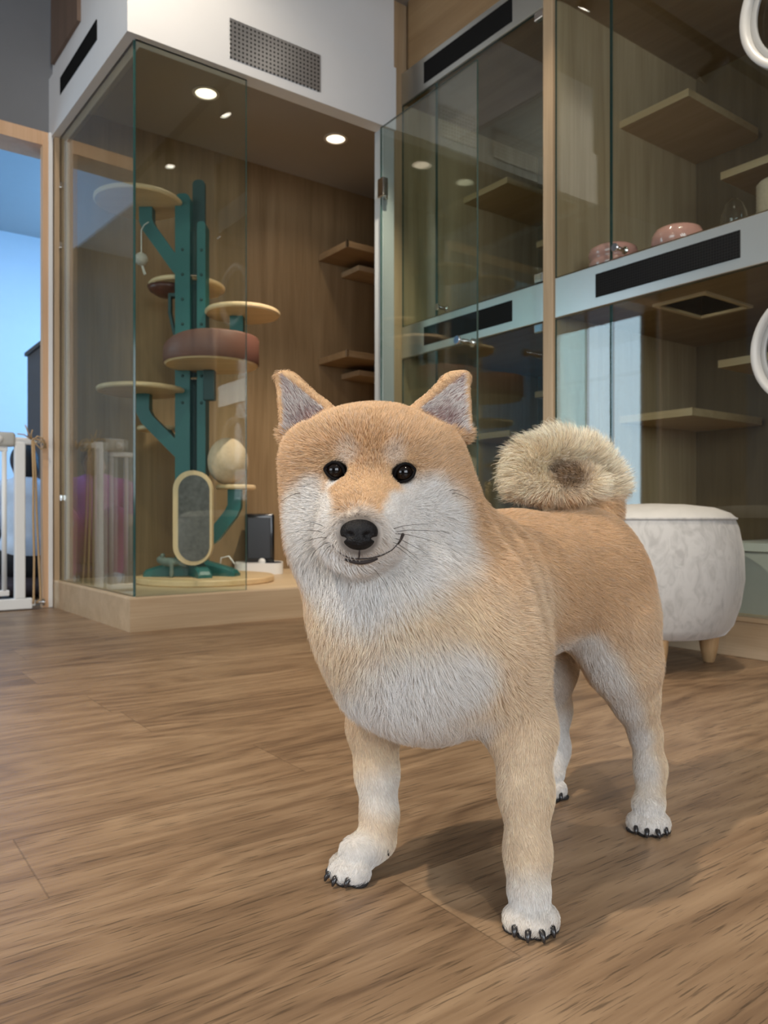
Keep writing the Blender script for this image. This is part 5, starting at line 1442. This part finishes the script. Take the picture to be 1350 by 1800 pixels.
M_LIP = plain('lip_skin', (0.045, 0.036, 0.033), 0.8, spec=0.15)
bm = BM()
for (line, rr), pts in zip(LIPS, LIP_PTS):
    n = len(pts)
    add_tube(bm, list(pts), [rr * (0.4 + 0.6 * math.sin(math.pi * (i + 0.5) / n)) for i in range(n)], 8)
pts = trace([(697, 955), (702, 947), (705, 939)], 0.0022)
add_tube(bm, list(pts), [0.0008 + 0.0009 * i / len(pts) for i in range(len(pts))], 8)
obj('mouth', bm, M_LIP, dog, smooth=True)['label'] = 'dark lip line of the closed mouth'
M_LID = plain('eyelid_skin', (0.006, 0.005, 0.005), 0.8, spec=0.1)
for lid, e in (([(609, 840), (604, 822), (595, 813), (584, 811), (574, 817), (568, 824), (575, 835), (584, 842), (597, 844)], EYES[0]), ([(689, 847), (694, 828), (703, 817), (714, 813), (724, 817), (732, 825), (727, 838), (718, 845), (703, 849)], EYES[1])):
    bm = BM(); k = e[1] / 1360; c = e - DOG_AT
    pts = []
    for u, v in dense(lid, 1.5, True):
        q = P(u, v, e[1]) - DOG_AT; r = np.hypot(q[0] - c[0], q[2] - c[2])
        pts.append(np.array((q[0], c[1] - 0.0030 + 0.55 * max(0, r - 0.006), q[2])))
    pts = np.array(pts); mid = pts.mean(0); pts = mid + (pts - mid) * np.array((0.93, 1, 0.93))
    for _ in range(4): pts = 0.25 * np.roll(pts, 1, 0) + 0.5 * pts + 0.25 * np.roll(pts, -1, 0)
    add_tube(bm, list(pts) + [pts[0]], 0.0014, 8, cap=False); obj('eyelid', bm, M_LID, dog, smooth=True)

M_WHISK = plain('whisker', (0.03, 0.025, 0.02), 0.4)
for (u, v, du, dv) in ((690, 930, 75, -8), (694, 938, 90, 22), (692, 946, 60, 30), (688, 952, 50, 34), (692, 935, 105, 2), (690, 958, 42, 32),
                       (577, 930, -45, -14), (574, 938, -52, -4), (578, 946, -44, 8), (580, 953, -30, 22), (584, 958, -20, 26),
                       (790, 868, 38, 12), (785, 864, 30, 4), (532, 868, -40, 16), (606, 998, -14, 30), (655, 998, 26, 34)):
    p0 = on_dog(u, v, 0.0005)
    if p0 is None: continue
    bm = BM()
    k = 0.71 / 1360 * (1.1 if abs(u - 640) > 100 else 1.0)
    end = p0 + np.array((du * k, -0.004 + 0.008 * abs(du) / 60, -dv * k))
    mid = (p0 + end) / 2 + np.array((0, -0.010, 0.002))
    add_tube(bm, [p0, (p0 + mid) / 2 + np.array((0, -0.003, 0.001)), mid, (mid + end) / 2 + np.array((0, -0.001, 0.0005)), end], [0.00030, 0.00028, 0.00024, 0.00017, 0.00007], 5)
    obj('whisker', bm, M_WHISK, dog, smooth=True)

M_CLAW = plain('claw', (0.018, 0.016, 0.017), 0.3, coat=0.4)
for (q, d, w) in PAWS:
    bm = BM()
    p = q - DOG_AT + np.array((0, 0, 0.0005))
    dd = d + 0.25 * w / (np.linalg.norm(w) + 1e-9)
    pts = [p - dd * 0.005 + np.array((0, 0, 0.002)), p + dd * 0.001 + np.array((0, 0, 0.001)), p + dd * 0.004 + np.array((0, 0, -0.0025)), p + dd * 0.0055 + np.array((0, 0, -0.0065))]
    pts = [np.array((a[0], a[1], max(a[2], 0.0006))) for a in pts]
    add_tube(bm, pts, [0.0034, 0.0034, 0.0027, 0.0012], 10)
    obj('claw', bm, M_CLAW, dog, smooth=True)
p = np.array((0.0005, 0.908, 0.034)) - DOG_AT
bm = BM(); add_tube(bm, [p, p + np.array((0.003, -0.004, -0.002)), p + np.array((0.005, -0.006, -0.011))], [0.003, 0.0026, 0.0007], 10)
obj('claw', bm, M_CLAW, dog, smooth=True)
# dark pads under the toes
M_PAD = plain('paw_pad', (0.02, 0.018, 0.018), 0.7)
for c, d in (((0.149, 0.790), (-0.02, -1)), ((-0.0345, 0.898), (-0.8, -0.6)), ((0.352, 1.034), (-0.12, -1)), ((0.248, 1.160), (-0.25, -1))):
    dv = Vector((*d, 0)).normalized(); wv = Vector((dv.y, -dv.x, 0)); bm = BM()
    for a, f in ((-1.0, 0.006), (-0.36, 0.0165), (0.36, 0.0165), (1.0, 0.006), (0, -0.012)):
        q = Vector((*c, 0)) + wv * a * 0.018 + dv * f
        add_lathe(bm, [(0, 0), (0.0098, 0.0), (0.0112, 0.0025), (0.009, 0.006), (0, 0.0075)], 20, q.x - DOG_AT[0], q.y - DOG_AT[1], 0.0002)
    obj('paw_pad', bm, M_PAD, dog, smooth=True)
